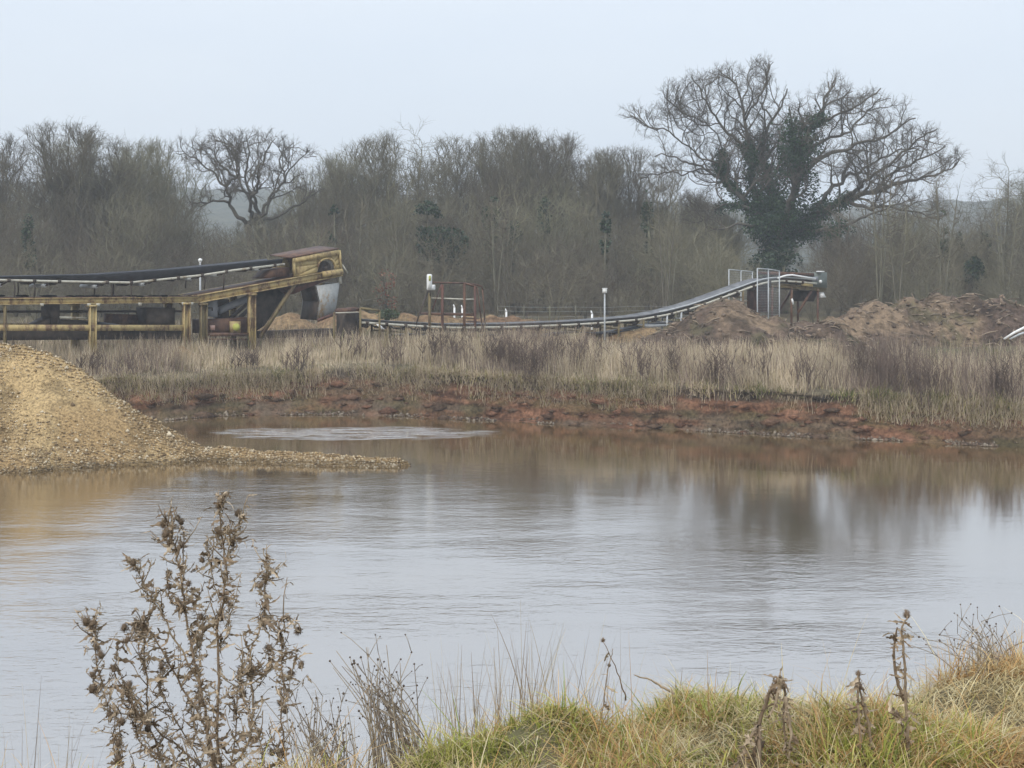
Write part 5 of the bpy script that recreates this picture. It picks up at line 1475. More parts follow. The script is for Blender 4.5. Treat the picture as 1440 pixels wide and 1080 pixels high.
def right_conveyor():
    F = Frame(530, 62, 33); W = 1.5; side = F.v
    root = thing("belt_conveyor", "long low conveyor running behind the grass and climbing to a head station by the oak", "conveyor", F.ground(720))
    pt = lambda geo, nm, m, **k: part(geo, nm, M[m], root, **k)
    rail = [(506, 453.5), (530, 455), (585, 458.5), (640, 461), (720, 460), (800, 457), (850, 454), (900, 449.5), (940, 442.5), (972, 434), (1000, 424.5), (1030, 413.5), (1060, 402.5), (1078, 397), (1100, 395), (1130, 397), (1150, 399)]
    rx, ry = zip(*rail)
    ry_ = lambda x: float(np.interp(x, rx, ry))
    xs_ = np.linspace(508, 1148, 80)
    for vv, nm in ((0, 'pale'), (W, 'galv')):
        g = Geo().tube([F.p(x, ry_(x), vv, .0) for x in xs_], .055, 7); pt(g, "side_rail", nm, smooth=True)
    v = []
    for x in xs_:
        a = F.p(x, ry_(x), .15, .17); lo = F.p(x, ry_(x), .42, .03)
        sec = [a, lo, lo + F.v * .66, a + F.v * 1.2]; sec += [p_ - np.array([0, 0, .03]) for p_ in sec[::-1]]; v.append(sec)
    v = np.array(v); n = 8; m = len(v); i = np.arange(m - 1)[:, None] * n; j = np.arange(n)[None]; k = (j + 1) % n
    g = Geo().add(v.reshape(-1, 3), np.stack([i + j, i + k, i + n + k, i + n + j], -1).reshape(-1, 4)); pt(g, "belt", 'greybelt')
    g = Geo().tube([F.p(x, ry_(x), .1, .2) for x in xs_[xs_ > 925]], .04, 6); pt(g, "skirt_rail", 'galv', smooth=True)
    x = 516
    while x < 1146:
        y = ry_(x); g = Geo(); a = F.p(x, y)
        g.bar(a - F.u * .07, a + F.u * .07, .14, .15, side=F.v)
        lo = a + F.v * .4 - (0, 0, .16); lo2 = a + F.v * 1.1 - (0, 0, .16); g.tube([a - (0, 0, .03), lo, lo2, a + F.v * W - (0, 0, .03)], .045, 6)
        # dark cradle plate under the rail
        g.prism([F.p(x - 7, y + 1.5, .05), F.p(x + 7, y + 1.5, .05), F.p(x + 2, y + 7, .05), F.p(x - 3, y + 7, .05)], F.v * .05)
        pt(g, "idler", 'dark'); x += 27 if x < 900 else 23
    for x in (545, 571, 612, 655, 722, 760, 820, 870, 905, 938, 958, 1005, 1045):
        g = Geo()
        for vv in (0, W): g.bar(F.p(x, ry_(x), vv), F.ground(x, vv), .09, .09)
        g.bar(F.p(x, ry_(x) + 10, 0), F.p(x, ry_(x) + 10, W), .06, .06)
        pt(g, "leg", 'galv' if x in (938, 958) else 'olive')
    g = Geo(); v = []
    for x in np.linspace(560, 960, 50):
        a = F.p(x, ry_(x) + 13 + 2 * math.sin(x * .06), .25); sec = [a, a + F.v * 1.0, a + F.v * 1.0 - (0, 0, .04), a - (0, 0, .05)]; v.append(sec)
    v = np.array(v); n = 4; m = len(v); i = np.arange(m - 1)[:, None] * n; j = np.arange(n)[None]; k = (j + 1) % n
    g.add(v.reshape(-1, 3), np.stack([i + j, i + k, i + n + k, i + n + j], -1).reshape(-1, 4)); pt(g, "return_belt", 'rubber')
    g = Geo().bar(F.p(905, 459, .3), F.p(958, 457, .3), .3, .14); pt(g, "grey_pipe", 'galv')
    g = Geo().prism([F.p(528, 455.5, -.05), F.p(533, 456, -.05), F.p(541, 463, -.05), F.p(536, 463, -.05)], F.v * .06); pt(g, "white_bracket", 'white')
    # loading hopper and its frame under the chute of the other conveyor
    g = Geo().prism([F.pv(486, 441, .3), F.pv(506, 440, .3), F.pv(505, 490, .3), F.pv(486, 490, .3)], F.v * .9); pt(g, "hopper_and_void", 'dark')  # hopper box run down to the ground, dark colour standing in for shaded void
    g = Geo().bar(F.p(474, 437.5, .1), F.p(507, 435, .1), .2, .15); pt(g, "hopper_rim", 'rusty'); g = Geo().bar(F.pv(474, 436, 1.4), F.pv(500, 434, 1.4), .2, .14); pt(g, "hopper_rim", 'rusty')
    g = Geo().bar(F.p(472, 440, -.02), F.p(504, 439, -.02), .06, .05); pt(g, "pale_strip", 'pale')
    for x, y0 in ((469, 440), (506, 433), (533, 437)):
        for vv, dx in ((-.05, 0), (.9, 14)):
            g = Geo(); g.bar(F.p(x + dx, y0, vv), F.ground(x + dx, vv), .08, .08); pt(g, "frame_post", 'olive')
    for vv, dx in ((-.05, 0), (.9, 14)):
        g = Geo().bar(F.p(506 + dx, 433.5, vv), F.p(534 + dx, 437, vv), .08, .08); pt(g, "frame_rail", 'olive')
    # head station
    g = Geo().prism([F.p(1098, 399, .1), F.p(1098, 388, .1), F.p(1128, 388.5, .1), F.p(1144, 392, .1), F.p(1144, 402, .1)], F.v * 1.3); pt(g, "head_box", 'dark')
    g = Geo().prism([F.p(1127, 399, -.02), F.p(1133, 396, -.02), F.p(1143, 397, -.02), F.p(1143, 404, -.02), F.p(1129, 402.5, -.02)], F.v * .1); pt(g, "yellow_plate", 'yellow_clean')
    g = Geo().prism([F.p(1092, 382, .0), F.p(1145, 384, .0), F.p(1145, 388, .0), F.p(1092, 386.5, .0)], F.v * 1.5); pt(g, "roof_sheet", 'rusty')
    g = Geo().tube([F.p(1092, 391, -.1), F.p(1103, 387.5, -.1), F.p(1112, 386.8, -.1), F.p(1145, 392, -.1)], .05, 7); pt(g, "hand_rail", 'white', smooth=True)
    for vv in (0, W):
        g = Geo().ibeam(F.p(1085, 400.5, vv), F.p(1161, 407.5, vv), .16, .2, side); pt(g, "beam", 'olive')
    for x in (1086, 1113, 1150):
        for vv in (0, W):
            g = Geo().bar(F.p(x, 402 + (x - 1086) * .07, vv), F.ground(x, vv), .1, .1); pt(g, "leg", 'rusty')
    g = Geo().bar(F.p(1141, 409, 0), F.p(1122, 440, 0), .1, .1); pt(g, "brace", 'rusty'); g = Geo().bar(F.p(1141, 409, W), F.p(1122, 440, W), .1, .1); pt(g, "brace", 'rusty')
    g = Geo().prism([F.p(1138, 409, .2), F.p(1155, 409, .2), F.p(1148, 424, .2), F.p(1136, 424, .2)], F.v * 1.0); pt(g, "chute", 'dark')
    g = Geo().prism([F.p(1154, 412, 0), F.p(1158, 411, 0), F.p(1161.5, 418, 0), F.p(1155, 419, 0)], F.v * .3); pt(g, "white_chute", 'white')
    g = Geo().prism([F.p(1068, 405, .9), F.p(1096, 402, .9), F.p(1096, 440, .9), F.p(1068, 440, .9)], F.v * .05); pt(g, "rusty_sheet", 'redrust')
    g = Geo().bar(F.p(1112, 420, -.08), F.p(1114, 428, -.08), .05, .1); pt(g, "hanging_tag", 'white')
    g = Geo().prism([F.p(1143.5, 383, .1), F.p(1165, 383, .1), F.p(1165, 405, .1), F.p(1143.5, 404, .1)], F.v * .7); cb = pt(g, "control_box", 'greenbox')
    g = Geo().prism([F.p(1145, 389, .07), F.p(1152, 389, .07), F.p(1152, 395, .07), F.p(1145, 395, .07)], F.v * .03); g.shift(root.location); g.obj("dial_panel", M['greypanel'], cb)
    g = Geo().tube([F.p(1155, 396, .1), F.p(1155, 396, .02)], .09, 10); g.shift(root.location); g.obj("white_dial", M['white'], cb)
    g = Geo().bar(F.p(1149.5, 381.8, .0), F.p(1157.5, 381.8, .0), .2, .06); pt(g, "lamp", 'white')
    return F


F2 = right_conveyor()

# crossover platform with stair rails
def platform():
    F = F2; root = thing("crossover_platform", "rusty handrailed step platform straddling the low conveyor", "platform", F.ground(640, -.1))
    pt = lambda geo, nm, m, **k: part(geo, nm, M[m], root, **k)
    y0, y1 = -.15, 1.75
    for x, yt, vv, mt in ((604, 412, y0, 'olive'), (653, 398, y0, 'rusty'), (622, 400, y1, 'redrust'), (668, 402, y1, 'redrust')):
        g = Geo().bar(F.p(x, yt, 0) + F.v * 0 if vv == y0 else F.p(x, yt), F.ground(x), .12, .12); pt(g, "post", mt)
    g = Geo().tube([F.p(604, 397.2), F.p(653, 398)], .04, 6); g.tube([F.p(653, 398), F.p(671, 404)], .045, 6); g.tube([F.p(663, 398.5, .6), F.p(680, 400.5, .6), F.p(687, 403, .6), F.p(689, 409, .6)], .035, 6); pt(g, "hand_rail", 'rusty', smooth=True)
    g = Geo().tube([F.p(607, 419), F.p(653, 421), F.p(668, 421)], .035, 6); pt(g, "mid_rail", 'pale', smooth=True)
    g = Geo().prism([F.p(604, 443), F.p(667, 444.5), F.p(667, 441), F.p(604, 440)], F.v * 1.0); pt(g, "deck", 'rusty')
    g = Geo().tube([F.p(602, 409), F.p(592, 435), F.p(585, 456)], .035, 6); g.bar(F.p(585, 456), F.ground(585), .08, .08); pt(g, "stair_rail", 'dark', smooth=False)
    g = Geo().tube([F.p(608, 436), F.p(621, 399)], .03, 6); pt(g, "diagonal_rail", 'redrust', smooth=True)
    g = Geo().tube([F.p(671, 404), F.p(678, 458)], .03, 6); g.tube([F.p(688, 405, .6), F.p(692, 458, .6)], .03, 6); pt(g, "stair_rail", 'rusty', smooth=True)
    g = Geo()
    for k in range(3):
        g.bar(F.p(671 + k * 4.0, 448 + k * 5, .0), F.p(671 + k * 4., 448 + k * 5, 1.0), .26, .04)
    pt(g, "step", 'rusty')


platform()
# white L sign on the platform post
def letter_sign():
    F = F2; c = F.p(603, 400, -.22)
    root = thing("letter_sign", "white sign cut to a capital L fixed above the platform post", "sign", c)
    o = -.22
    def rnd(x0, y0, x1, y1, r):
        pts = []
        for cx, cy, a0 in ((x1 - r, y0 + r, 0), (x0 + r, y0 + r, 90), (x0 + r, y1 - r, 180), (x1 - r, y1 - r, 270)):
            for a in np.linspace(a0, a0 + 90, 5): pts.append(F.p(cx + r * math.cos(R(a)), cy - r * math.sin(R(a)), o))
        return pts
    g = Geo().prism(rnd(597.2, 385.3, 604.2, 408, 2.2), F.v * .04); g.prism([p_ + F.v * .003 for p_ in rnd(598.5, 400.3, 608.8, 407.8, 1.5)], F.v * .034); part(g, "letter_board", M['white'], root)
    g = Geo().prism(rnd(599.4, 387.5, 602.4, 395, 1.2), -F.v * .012); part(g, "marking", M['mark'], root)
    g = Geo().bar(F.p(602.5, 404, -.15), F.p(603.5, 416, -.1), .05, .05); part(g, "bracket", M['dark'], root)


letter_sign()


def lamp(label, px, D, ytop, yfoot, ball):
    p = at(px, yfoot, D); p[2] = H(p[0], D) - .1
    root = thing("lamp_post", label, "lamp post", p); t = at(px, ytop, D)
    g = Geo().tube([p, t - (0, 0, .1)], [.05, .04], 8); part(g, "pole", M['galv'], root, smooth=True)
    g = Geo()
    if ball: g.ball(t, .1, 12, 8, sz=.9); g.tube([t - (0, 0, .14), t - (0, 0, .08)], .05, 8)
    else: g.bar(t - (0, 0, .1), t + (0, 0, .1), .2, .2); g.bar(t + (0, 0, .1), t + (0, 0, .13), .24, .24)
    part(g, "lamp_head", M['white'], root, smooth=ball)


lamp("thin pole with a round white lamp behind the black conveyor belt", 281.5, 66, 366, 440, True)
lamp("grey pole with a square white lamp box beside the low conveyor", 850.3, 66.5, 409, 478, False)

# wire security panels beside the head station
def panel(label, pts, D, yb, close):
    """pts: top corner pixels"""
    base = at(pts[0][0], yb, D); base[2] = H(base[0], D); root = thing("fence_panel", label, "fence panel", base)
    cs = []
    for i, (x, y) in enumerate(pts):
        d = D + i * .9; t = at(x, y, d); b_ = at(x, yb, d); b_[2] = H(b_[0], d) + .02; cs.append((b_, t))
    for b_, t in cs:
        g = Geo().tube([b_, t], .032, 8); part(g, "post", M['galv'], root, smooth=True)
    g = Geo(); 
    for (b0, t0), (b1, t1) in zip(cs[:-1], cs[1:]):
        g.tube([t0, t1], .028, 6); lo0, lo1 = b0 + (t0 - b0) * .08, b1 + (t1 - b1) * .08; g.tube([lo0, lo1], .028, 6)
    part(g, "frame", M['galv'], root, smooth=True)
    g = Geo()
    for (b0, t0), (b1, t1) in zip(cs[:-1], cs[1:]):
        for k in range(1, 14):
            f = k / 14; g.tube([b0 + (b1 - b0) * f, t0 + (t1 - t0) * f], .003, 3)
        for k in range(1, 26):
            f = k / 26; g.tube([b0 + (t0 - b0) * f, b1 + (t1 - b1) * f], .003, 3)
    part(g, "wire_mesh", M['galv'], root)


panel("tall galvanised wire fence panel standing in front of the conveyor head", [(1065, 377.5), (1080.5, 378.5), (1096, 381)], 70.8, 437, True)
panel("small wire fence panel behind the climbing conveyor belt", [(1025, 379), (1042, 380.5), (1058, 382)], 78.5, 420, False)

# short white marker posts
for k, (px, y0, y1, D, lb) in enumerate(((832.5, 440, 452, 71, "small white bent marker post left of the grey lamp pole"), (639, 431, 441, 80, "white marker post seen through the platform handrails"), (650, 432, 441, 80, "second white marker post right beside the rusty platform post"), (712, 437, 444, 80, "tiny white marker post on the sand bank"))):
    p = at(px, y1, D); p[2] = H(p[0], D) - .05; t = at(px, y0, D)
    g = Geo(); g.tube([p, t - (0, 0, .05)], [.06, .055], 8); g.tube([t - (0, 0, .05), t + (-.05, 0, .12)], [.06, .02], 8)
    o = g.shift(p).obj("marker_post", M['white'], smooth=True); o.location = p; tag(o, lb, "marker post")

# post and wire fence running behind the conveyor
def wire_fence():
    p0, p1 = at(700, 441, 80), at(985, 436, 83); root = thing("wire_fence", "thin post and wire fence running behind the climbing conveyor", "fence", (p0[0], p0[1], H(p0[0], p0[1])))
    ps = []
    for i in range(9):
        f = i / 8; q_ = p0 + (p1 - p0) * f; b_ = q_.copy(); b_[2] = H(q_[0], q_[1]) - .1; t = b_ + (0, 0, 1.35)
        g = Geo().tube([b_, t], [.035, .03], 6); part(g, "post", M['bark'], root); ps.append((b_, t))
    for hgt in (.35, .7, 1.0, 1.25):
        g = Geo().tube([b_ + (0, 0, hgt) for b_, t in ps], .006, 4); part(g, "wire", M['galv'], root)


wire_fence()
# blue drum, planks, pale poles
p = at(421, 462, 68); p[2] = H(p[0], p[1])
root = thing("drum", "blue drum lying under the white chute", "drum", p)
c = p + np.array([0, 0, .3]); g = Geo().tube([c + (-.42, .1, 0), c + (-.41, .1, 0), c + (.41, -.1, 0), c + (.42, -.1, 0)], [.27, .29, .29, .27], 16); part(g, "barrel", M['blue'], root, smooth=False)
g = Geo()
for f in (-.2, .2): g.tube([c + (f - .02, -.24 * f, 0), c + (f + .02, -.24 * f, 0)], .305, 16)
part(g, "hoop", M['blue'], root)
p = at(395, 466, 67); p[2] = H(p[0], p[1])
root = thing("timber_plank", "brown plank lying on the ground left of the blue drum", "plank", p)
g = Geo().bar(p + (-.5, 0, .28), p + (1.0, .1, .34), .5, .16); part(g, "plank", M['rusty'], root)
g = Geo().bar(p + (-.2, 0, .0), p + (-.2, 0, .2), .4, .2); part(g, "block", M['dark'], root); g = Geo().bar(p + (.7, .05, .0), p + (.7, .05, .26), .4, .2); part(g, "block", M['dark'], root)
p = at(1412, 478, 64); p[2] = H(p[0], p[1])
root = thing("birch_limb", "two pale bare poles leaning out of the grass at the right edge", "fallen limb", p)
g = Geo().tube([at(1412, 477, 64), at(1426, 468, 63.9), at(1446, 458, 63.8), at(1470, 450, 63.8)], [.05, .06, .06, .05], 7); part(g, "limb", M['white'], root, smooth=True)
g = Geo().tube([at(1420, 477, 63.6), at(1434, 470, 63.6), at(1465, 460, 63.6)], [.04, .05, .04], 7); part(g, "limb", M['galv'], root, smooth=True)


# ------------------------------------------------------------------ foreground plants
DRY = [(.27, .205, .14), (.35, .275, .19), (.21, .155, .105), (.42, .34, .245)]


def smooth_line(pts, n=6):
    pts = np.asarray(pts, float); out = []
    P_ = np.vstack([2 * pts[0] - pts[1], pts, 2 * pts[-1] - pts[-2]])
    for i in range(1, len(P_) - 2):
        for t in np.arange(n) / n:
            a, b_, c, d = P_[i - 1], P_[i], P_[i + 1], P_[i + 2]
            out.append(.5 * ((2 * b_) + (-a + c) * t + (2 * a - 5 * b_ + 4 * c - d) * t * t + (-a + 3 * b_ - 3 * c + d) * t ** 3))
    out.append(pts[-1]); return np.array(out)


def spiny_leaf(g, p, d, L, w, rng, col):
    """a crumpled, spiny dead leaf: jagged ribbon curling away from p"""
    n = 6; d = np.array(d) / np.linalg.norm(d); side = np.cross(d, rng.normal(0, 1, 3)); side /= np.linalg.norm(side) + 1e-9
    nm = np.cross(side, d); cur = np.array(p, float); v = []; curl = rng.uniform(-.75, .75); tw = rng.uniform(-.5, .5)
    for i in range(n + 1):
        f = i / n; ww = w * (math.sin(math.pi * min(1, f * .85 + .12)) * (1.15 if i % 2 else .42)) * (1 - f * .3)
        if i == n: ww = .0004
        v += [cur - side * ww + nm * ww * .5, cur, cur + side * ww + nm * ww * .5]
        d = d + nm * curl * .55 + rng.normal(0, .12, 3); d /= np.linalg.norm(d)
        side = side + nm * tw * .4; side -= d * np.dot(side, d); side /= np.linalg.norm(side); nm = np.cross(side, d)
        cur = cur + d * L / n
    q_ = []
    for i in range(n):
        a = i * 3; q_ += [(a, a + 1, a + 4, a + 3), (a + 1, a + 2, a + 5, a + 4)]
    g.add(v, q_, col=np.array(col) * rng.uniform(.75, 1.25))


def thistle_head(g, p, d, r, rng, col):
    d = np.array(d, float); d /= np.linalg.norm(d); a = np.cross(d, (.3, .5, .8)); a /= np.linalg.norm(a); b_ = np.cross(d, a)
    nu, nv = 9, 6; v = []
    for j in range(nv + 1):
        f = j / nv; rr = .8 * r * (.35 + .65 * math.sin(math.pi * (f * .8 + .1))) * (1 if j < nv else .55)
        for i in range(nu):
            th = 2 * math.pi * i / nu; k = rr * rng.uniform(.85, 1.15); v.append(p + d * (f * 2.1 - .3) * r + (a * math.cos(th) + b_ * math.sin(th)) * k)
    q_ = [(j * nu + i, j * nu + (i + 1) % nu, (j + 1) * nu + (i + 1) % nu, (j + 1) * nu + i) for j in range(nv) for i in range(nu)]
    col = np.array(col); g.add(v, q_, [(nv * nu, nv * nu + i, nv * nu + i + 1) for i in range(1, nu - 1)], col * .85)
    for k in range(70):
        f = rng.uniform(0, 1); th = rng.uniform(0, 6.28); o = a * math.cos(th) + b_ * math.sin(th)
        s = p + d * (f * 2.0 - .2) * r + o * r * (.4 + .6 * math.sin(math.pi * (f * .8 + .1))) * .9
        e = s + (o * rng.uniform(.5, 1.1) + d * rng.uniform(-.2, .9)) * r * rng.uniform(.5, 1.05)
        w = np.cross(o, d) * r * .11
        g.add([s - w, s + w, s + d * r * .1, e], None, [(0, 1, 3), (1, 2, 3), (2, 0, 3)], col * rng.uniform(.8, 1.3))
    for k in range(16):   # pappus fluff at the mouth
        th = rng.uniform(0, 6.28); o = a * math.cos(th) + b_ * math.sin(th); s = p + d * r * 1.7 + o * r * rng.uniform(0, .5); e = s + d * r * rng.uniform(.4, 1.0) + o * r * rng.uniform(-.1, .5); w = np.cross(o, d) * r * .06
        g.add([s - w, s + w, e], None, [(0, 1, 2)], col * 1.5)


def thistle():
    rng = np.random.default_rng(15); D = 5.0
    P_ = lambda cx, cy, dy=0: at(80 + cx / 2.7, 680 + cy / 2.7, D + dy)
    x0 = P_(560, 1080)[0]; gz = float(nearz(np.array([x0]), np.array([D]))[0]); base = np.array([x0, D, gz - .02])
    root = thing("thistle", "large dead brown spear thistle with many dried heads at the water's edge", "thistle", base)
    S = [  # crop-pixel traces of the stems; first entry of each goes on down to the root
        ('r', [(600, 1120), (575, 960), (560, 850), (525, 680), (485, 490), (470, 360), (452, 250), (430, 200), (408, 100)], 0, .0085),
        ('b', [(470, 360), (482, 230), (474, 135)], 0, .004),
        ('r', [(620, 1120), (608, 950), (615, 750), (610, 560), (632, 430), (642, 330), (626, 210), (618, 90), (636, 45)], -.05, .0085),
        ('b', [(642, 330), (660, 225), (690, 165), (712, 118)], -.05, .004), ('b', [(660, 225), (652, 180), (605, 165)], -.05, .003),
        ('b', [(618, 440), (578, 310), (572, 200)], -.03, .0035),
        ('r', [(590, 1110), (560, 920), (475, 775), (395, 625), (340, 545), (258, 528)], .1, .007),
        ('b', [(545, 770), (435, 565), (365, 435), (312, 345), (288, 288)], .05, .0055),
        ('r', [(560, 1130), (410, 1070), (345, 905), (260, 770), (180, 770), (142, 630), (122, 500)], .12, .0065),
        ('b', [(142, 630), (150, 560), (146, 512)], .12, .003), ('b', [(260, 770), (225, 660), (265, 590)], .1, .0035),
        ('b', [(345, 905), (300, 890), (205, 855), (160, 770), (105, 782)], .1, .004),
        ('r', [(650, 1120), (735, 960), (742, 760), (732, 660), (778, 525), (790, 430), (795, 355), (812, 285)], -.1, .0065),
        ('b', [(790, 440), (762, 385), (745, 365)], -.1, .003), ('b', [(778, 525), (830, 520), (880, 505), (922, 540)], -.1, .003),
        ('r', [(690, 1130), (845, 1060), (856, 860), (856, 630), (842, 530)], -.15, .006), ('b', [(856, 640), (900, 645), (932, 690)], -.15, .003), ('b', [(856, 860), (880, 780), (890, 700)], -.15, .003),
        ('r', [(520, 1130), (260, 1090), (235, 990), (205, 940)], .2, .005), ('b', [(235, 990), (232, 900), (195, 860)], .2, .003),
        ('r', [(640, 1120), (785, 1060), (705, 810), (690, 700)], -.2, .0055), ('r', [(570, 1120), (365, 920), (342, 740), (330, 600), (330, 520)], .18, .006),
        ('b', [(610, 620), (655, 560), (640, 440)], -.02, .0035), ('b', [(520, 660), (540, 560), (500, 380)], .02, .004), ('b', [(475, 470), (430, 440), (420, 320)], 0, .0035),
        ('b', [(740, 760), (810, 700), (812, 620)], -.1, .0035), ('r', [(560, 1120), (450, 900), (400, 780), (390, 680)], .2, .005), ('r', [(610, 1120), (520, 920), (540, 720), (545, 500)], .1, .005),
        ('r', [(650, 1120), (680, 900), (665, 800)], .1, .005), ('r', [(540, 1130), (330, 1000), (290, 880), (270, 760)], .0, .005),
    ]
    lf = Geo()
    for kind, pts, dy, r0 in S:
        wy = rng.normal(0, .05)
        line = [P_(x, y, dy + wy * (1 - i / len(pts)) + rng.normal(0, .012)) for i, (x, y) in enumerate(pts)]
        if kind == 'r': line = [base + np.array([rng.normal(0, .03), rng.normal(0, .03), 0])] + line
        r0 = r0 * .74; ln = smooth_line(line, 5); ln[1:-1] += rng.normal(0, .0025, (len(ln) - 2, 3))
        g = Geo().tube(ln, np.linspace(r0, r0 * .35, len(ln)), 6, col=np.array(DRY[rng.integers(0, 4)]))
        tot = np.linalg.norm(np.diff(ln, axis=0), axis=1).sum()
        for k in range(int(tot * 15)):
            i = rng.integers(int(len(ln) * .2), len(ln) - 1); t = ln[i + 1] - ln[i]; t /= np.linalg.norm(t) + 1e-9; o = rng.normal(0, 1, 3); o -= t * np.dot(o, t); o /= np.linalg.norm(o)
            e = ln[i] + (t * rng.uniform(.2, 1) + o * .8 + np.array([0, 0, .3])) * rng.uniform(.03, .10); mid = ln[i] * .5 + e * .5 + o * .008
            g.tube([ln[i], mid, e], [.0022, .0018, .0012], 4, col=np.array(DRY[rng.integers(0, 4)]))
            for m_ in range(rng.integers(4, 10)):
                p = ln[i] + (e - ln[i]) * rng.uniform(.15, 1); spiny_leaf(lf, p, rng.normal(0, 1, 3) + t * .5 + np.array([0, 0, -.2]), rng.uniform(.012, .045), rng.uniform(.002, .007), rng, DRY[rng.integers(0, 4)])
        part(g, "stem", M['dryplant'], root, smooth=True, color=True)
        nl = int(tot * (190 if kind == 'r' else 260))
        for k in range(nl):
            f = rng.uniform(.12 if kind == 'r' else .02, .97) * (len(ln) - 1); i = int(f); p = ln[i] + (ln[i + 1] - ln[i]) * (f - i); t = ln[i + 1] - ln[i]
            t = t / (np.linalg.norm(t) + 1e-9); o = rng.normal(0, 1, 3); o -= t * np.dot(o, t); o /= np.linalg.norm(o)
            big = rng.uniform() < .22
            spiny_leaf(lf, p, o * .9 + t * rng.uniform(-.5, .8) + np.array([0, 0, -.25]), rng.uniform(.012, .032) if not big else rng.uniform(.032, .075), rng.uniform(.0018, .0048) if not big else rng.uniform(.005, .0115), rng, DRY[rng.integers(0, 4)])
    heads = [(410, 190), (405, 155), (425, 225), (470, 232), (458, 113), (476, 142), (636, 42), (618, 82), (685, 112), (603, 162), (668, 226), (555, 288), (600, 278), (420, 322), (428, 388), (500, 378), (795, 357), (772, 384), (257, 526), (145, 516), (112, 526), (150, 610), (170, 650), (265, 590), (920, 541), (880, 510), (812, 622), (800, 512), (925, 690), (890, 702), (620, 508), (330, 522), (195, 862), (230, 985), (242, 1040), (270, 762), (150, 782), (130, 780), (850, 830), (700, 800), (640, 442), (470, 480), (545, 505), (345, 930), (690, 700), (395, 690), (290, 300), (140, 720), (220, 700), (250, 900), (820, 1020), (870, 860), (735, 690), (660, 460)]
    for (x, y) in heads:
        g = Geo(); p = P_(x, y + 10, rng.normal(0, .06)); d = np.array([rng.normal(0, .45), rng.normal(0, .4), rng.choice([1, 1, 1, -.6])])
        thistle_head(g, p, d, rng.uniform(.009, .0138), rng, np.array([.165, .122, .085]) * rng.uniform(.75, 1.35)); part(g, "seed_head", M['dryplant'], root, color=True)
    o = part(lf, "leaves", M['dryplant'], root, color=True); o["kind"] = "stuff"


thistle()


def weed(name, label, cat, stems, D, r0, heads, leaf_n, seed, headr=.012, big=False, leafcol=DRY, leafw=1.0):
    rng = np.random.default_rng(seed); b0 = at(*stems[0][0], D)
    base = b0.copy(); base[2] = float(nearz(np.array([base[0]]), np.array([D]))[0])
    root = thing(name, label, cat, base); lf = Geo()
    for pts in stems:
        dy = rng.normal(0, .03); ln = smooth_line([at(x, y, D + dy) for x, y in pts], 5); ln[1:-1] += rng.normal(0, .0015, (len(ln) - 2, 3))
        if pts[0][1] > 1000 or pts[0] == stems[0][0]:
            f_ = ln[0].copy(); f_[2] = float(nearz(ln[:1, 0], ln[:1, 1])[0]) - .02
            if f_[2] < ln[0][2]: ln = np.vstack([f_, ln])
        g = Geo().tube(ln, np.linspace(r0, r0 * .4, len(ln)), 5, col=np.array(DRY[rng.integers(0, 3)])); part(g, "stem", M['dryplant'], root, smooth=True, color=True)
        tot = np.linalg.norm(np.diff(ln, axis=0), axis=1).sum()
        for k in range(int(tot * leaf_n)):
            i = rng.integers(0, len(ln) - 1); t = ln[i + 1] - ln[i]; t /= np.linalg.norm(t) + 1e-9; o = rng.normal(0, 1, 3); o -= t * np.dot(o, t)
            p = ln[i] + (ln[i + 1] - ln[i]) * rng.uniform()
            spiny_leaf(lf, p, o + np.array([0, 0, -.6]), rng.uniform(.018, .06), rng.uniform(.003, .011) * leafw, rng, leafcol[rng.integers(0, len(leafcol))])
    if lf.n: part(lf, "leaves", M['dryplant'], root, color=True)["kind"] = "stuff"
    for (x, y) in heads:
        g = Geo(); p = at(x, y, D + rng.normal(0, .02))
        thistle_head(g, p, (rng.normal(0, .3), rng.normal(0, .3), 1), headr * rng.uniform(.8, 1.2), rng, np.array([.19, .14, .1]) * rng.uniform(.8, 1.3)); part(g, "seed_head", M['dryplant'], root, color=True)


weed("dead_thistle", "tall single dead thistle stem with a drooping head in the right foreground grass", "thistle", [[(1278, 1072), (1275, 1010), (1273, 960), (1271, 910), (1268, 885), (1276, 866)], [(1272, 985), (1260, 950), (1258, 905), (1262, 882)], [(1276, 1040), (1264, 1010), (1250, 1002)]], 4.5, .0062, [(1276, 868), (1258, 900), (1262, 1010)], 75, 31, .011)
weed("dead_thistle", "short dead stalk with a ragged top between the bent stem and the tall one", "thistle", [[(1226, 1075), (1222, 1020), (1212, 985), (1207, 945)], [(1210, 1040), (1207, 985), (1206, 950)]], 4.48, .0058, [(1207, 950), (1208, 968)], 95, 32, .009)
weed("dead_thistle", "bent over dead thistle forming an arch in the near grass", "thistle", [[(1060, 1075), (1066, 1030), (1076, 990), (1090, 962), (1098, 952), (1104, 975), (1102, 1010), (1106, 1060)], [(1098, 955), (1092, 985), (1080, 1010)], [(1068, 1020), (1050, 1045), (1042, 1070)], [(1104, 980), (1112, 1030), (1110, 1068)]], 4.42, .0072, [(1092, 975), (1070, 1050)], 110, 33, .009)
weed("bare_twig", "dark bare twig sticking out sideways over the water from the bank", "twig", [[(946, 974), (930, 965), (912, 955), (892, 949)]], 5.15, .0055, [], 0, 34)
weed("dry_weed", "thin dead weed with a small bud leaning above the grass hollow", "weed", [[(846, 1005), (852, 965), (857, 935), (862, 912)], [(880, 985), (868, 945), (848, 902)]], 5.05, .003, [(857, 937), (848, 902)], 12, 35, .006)


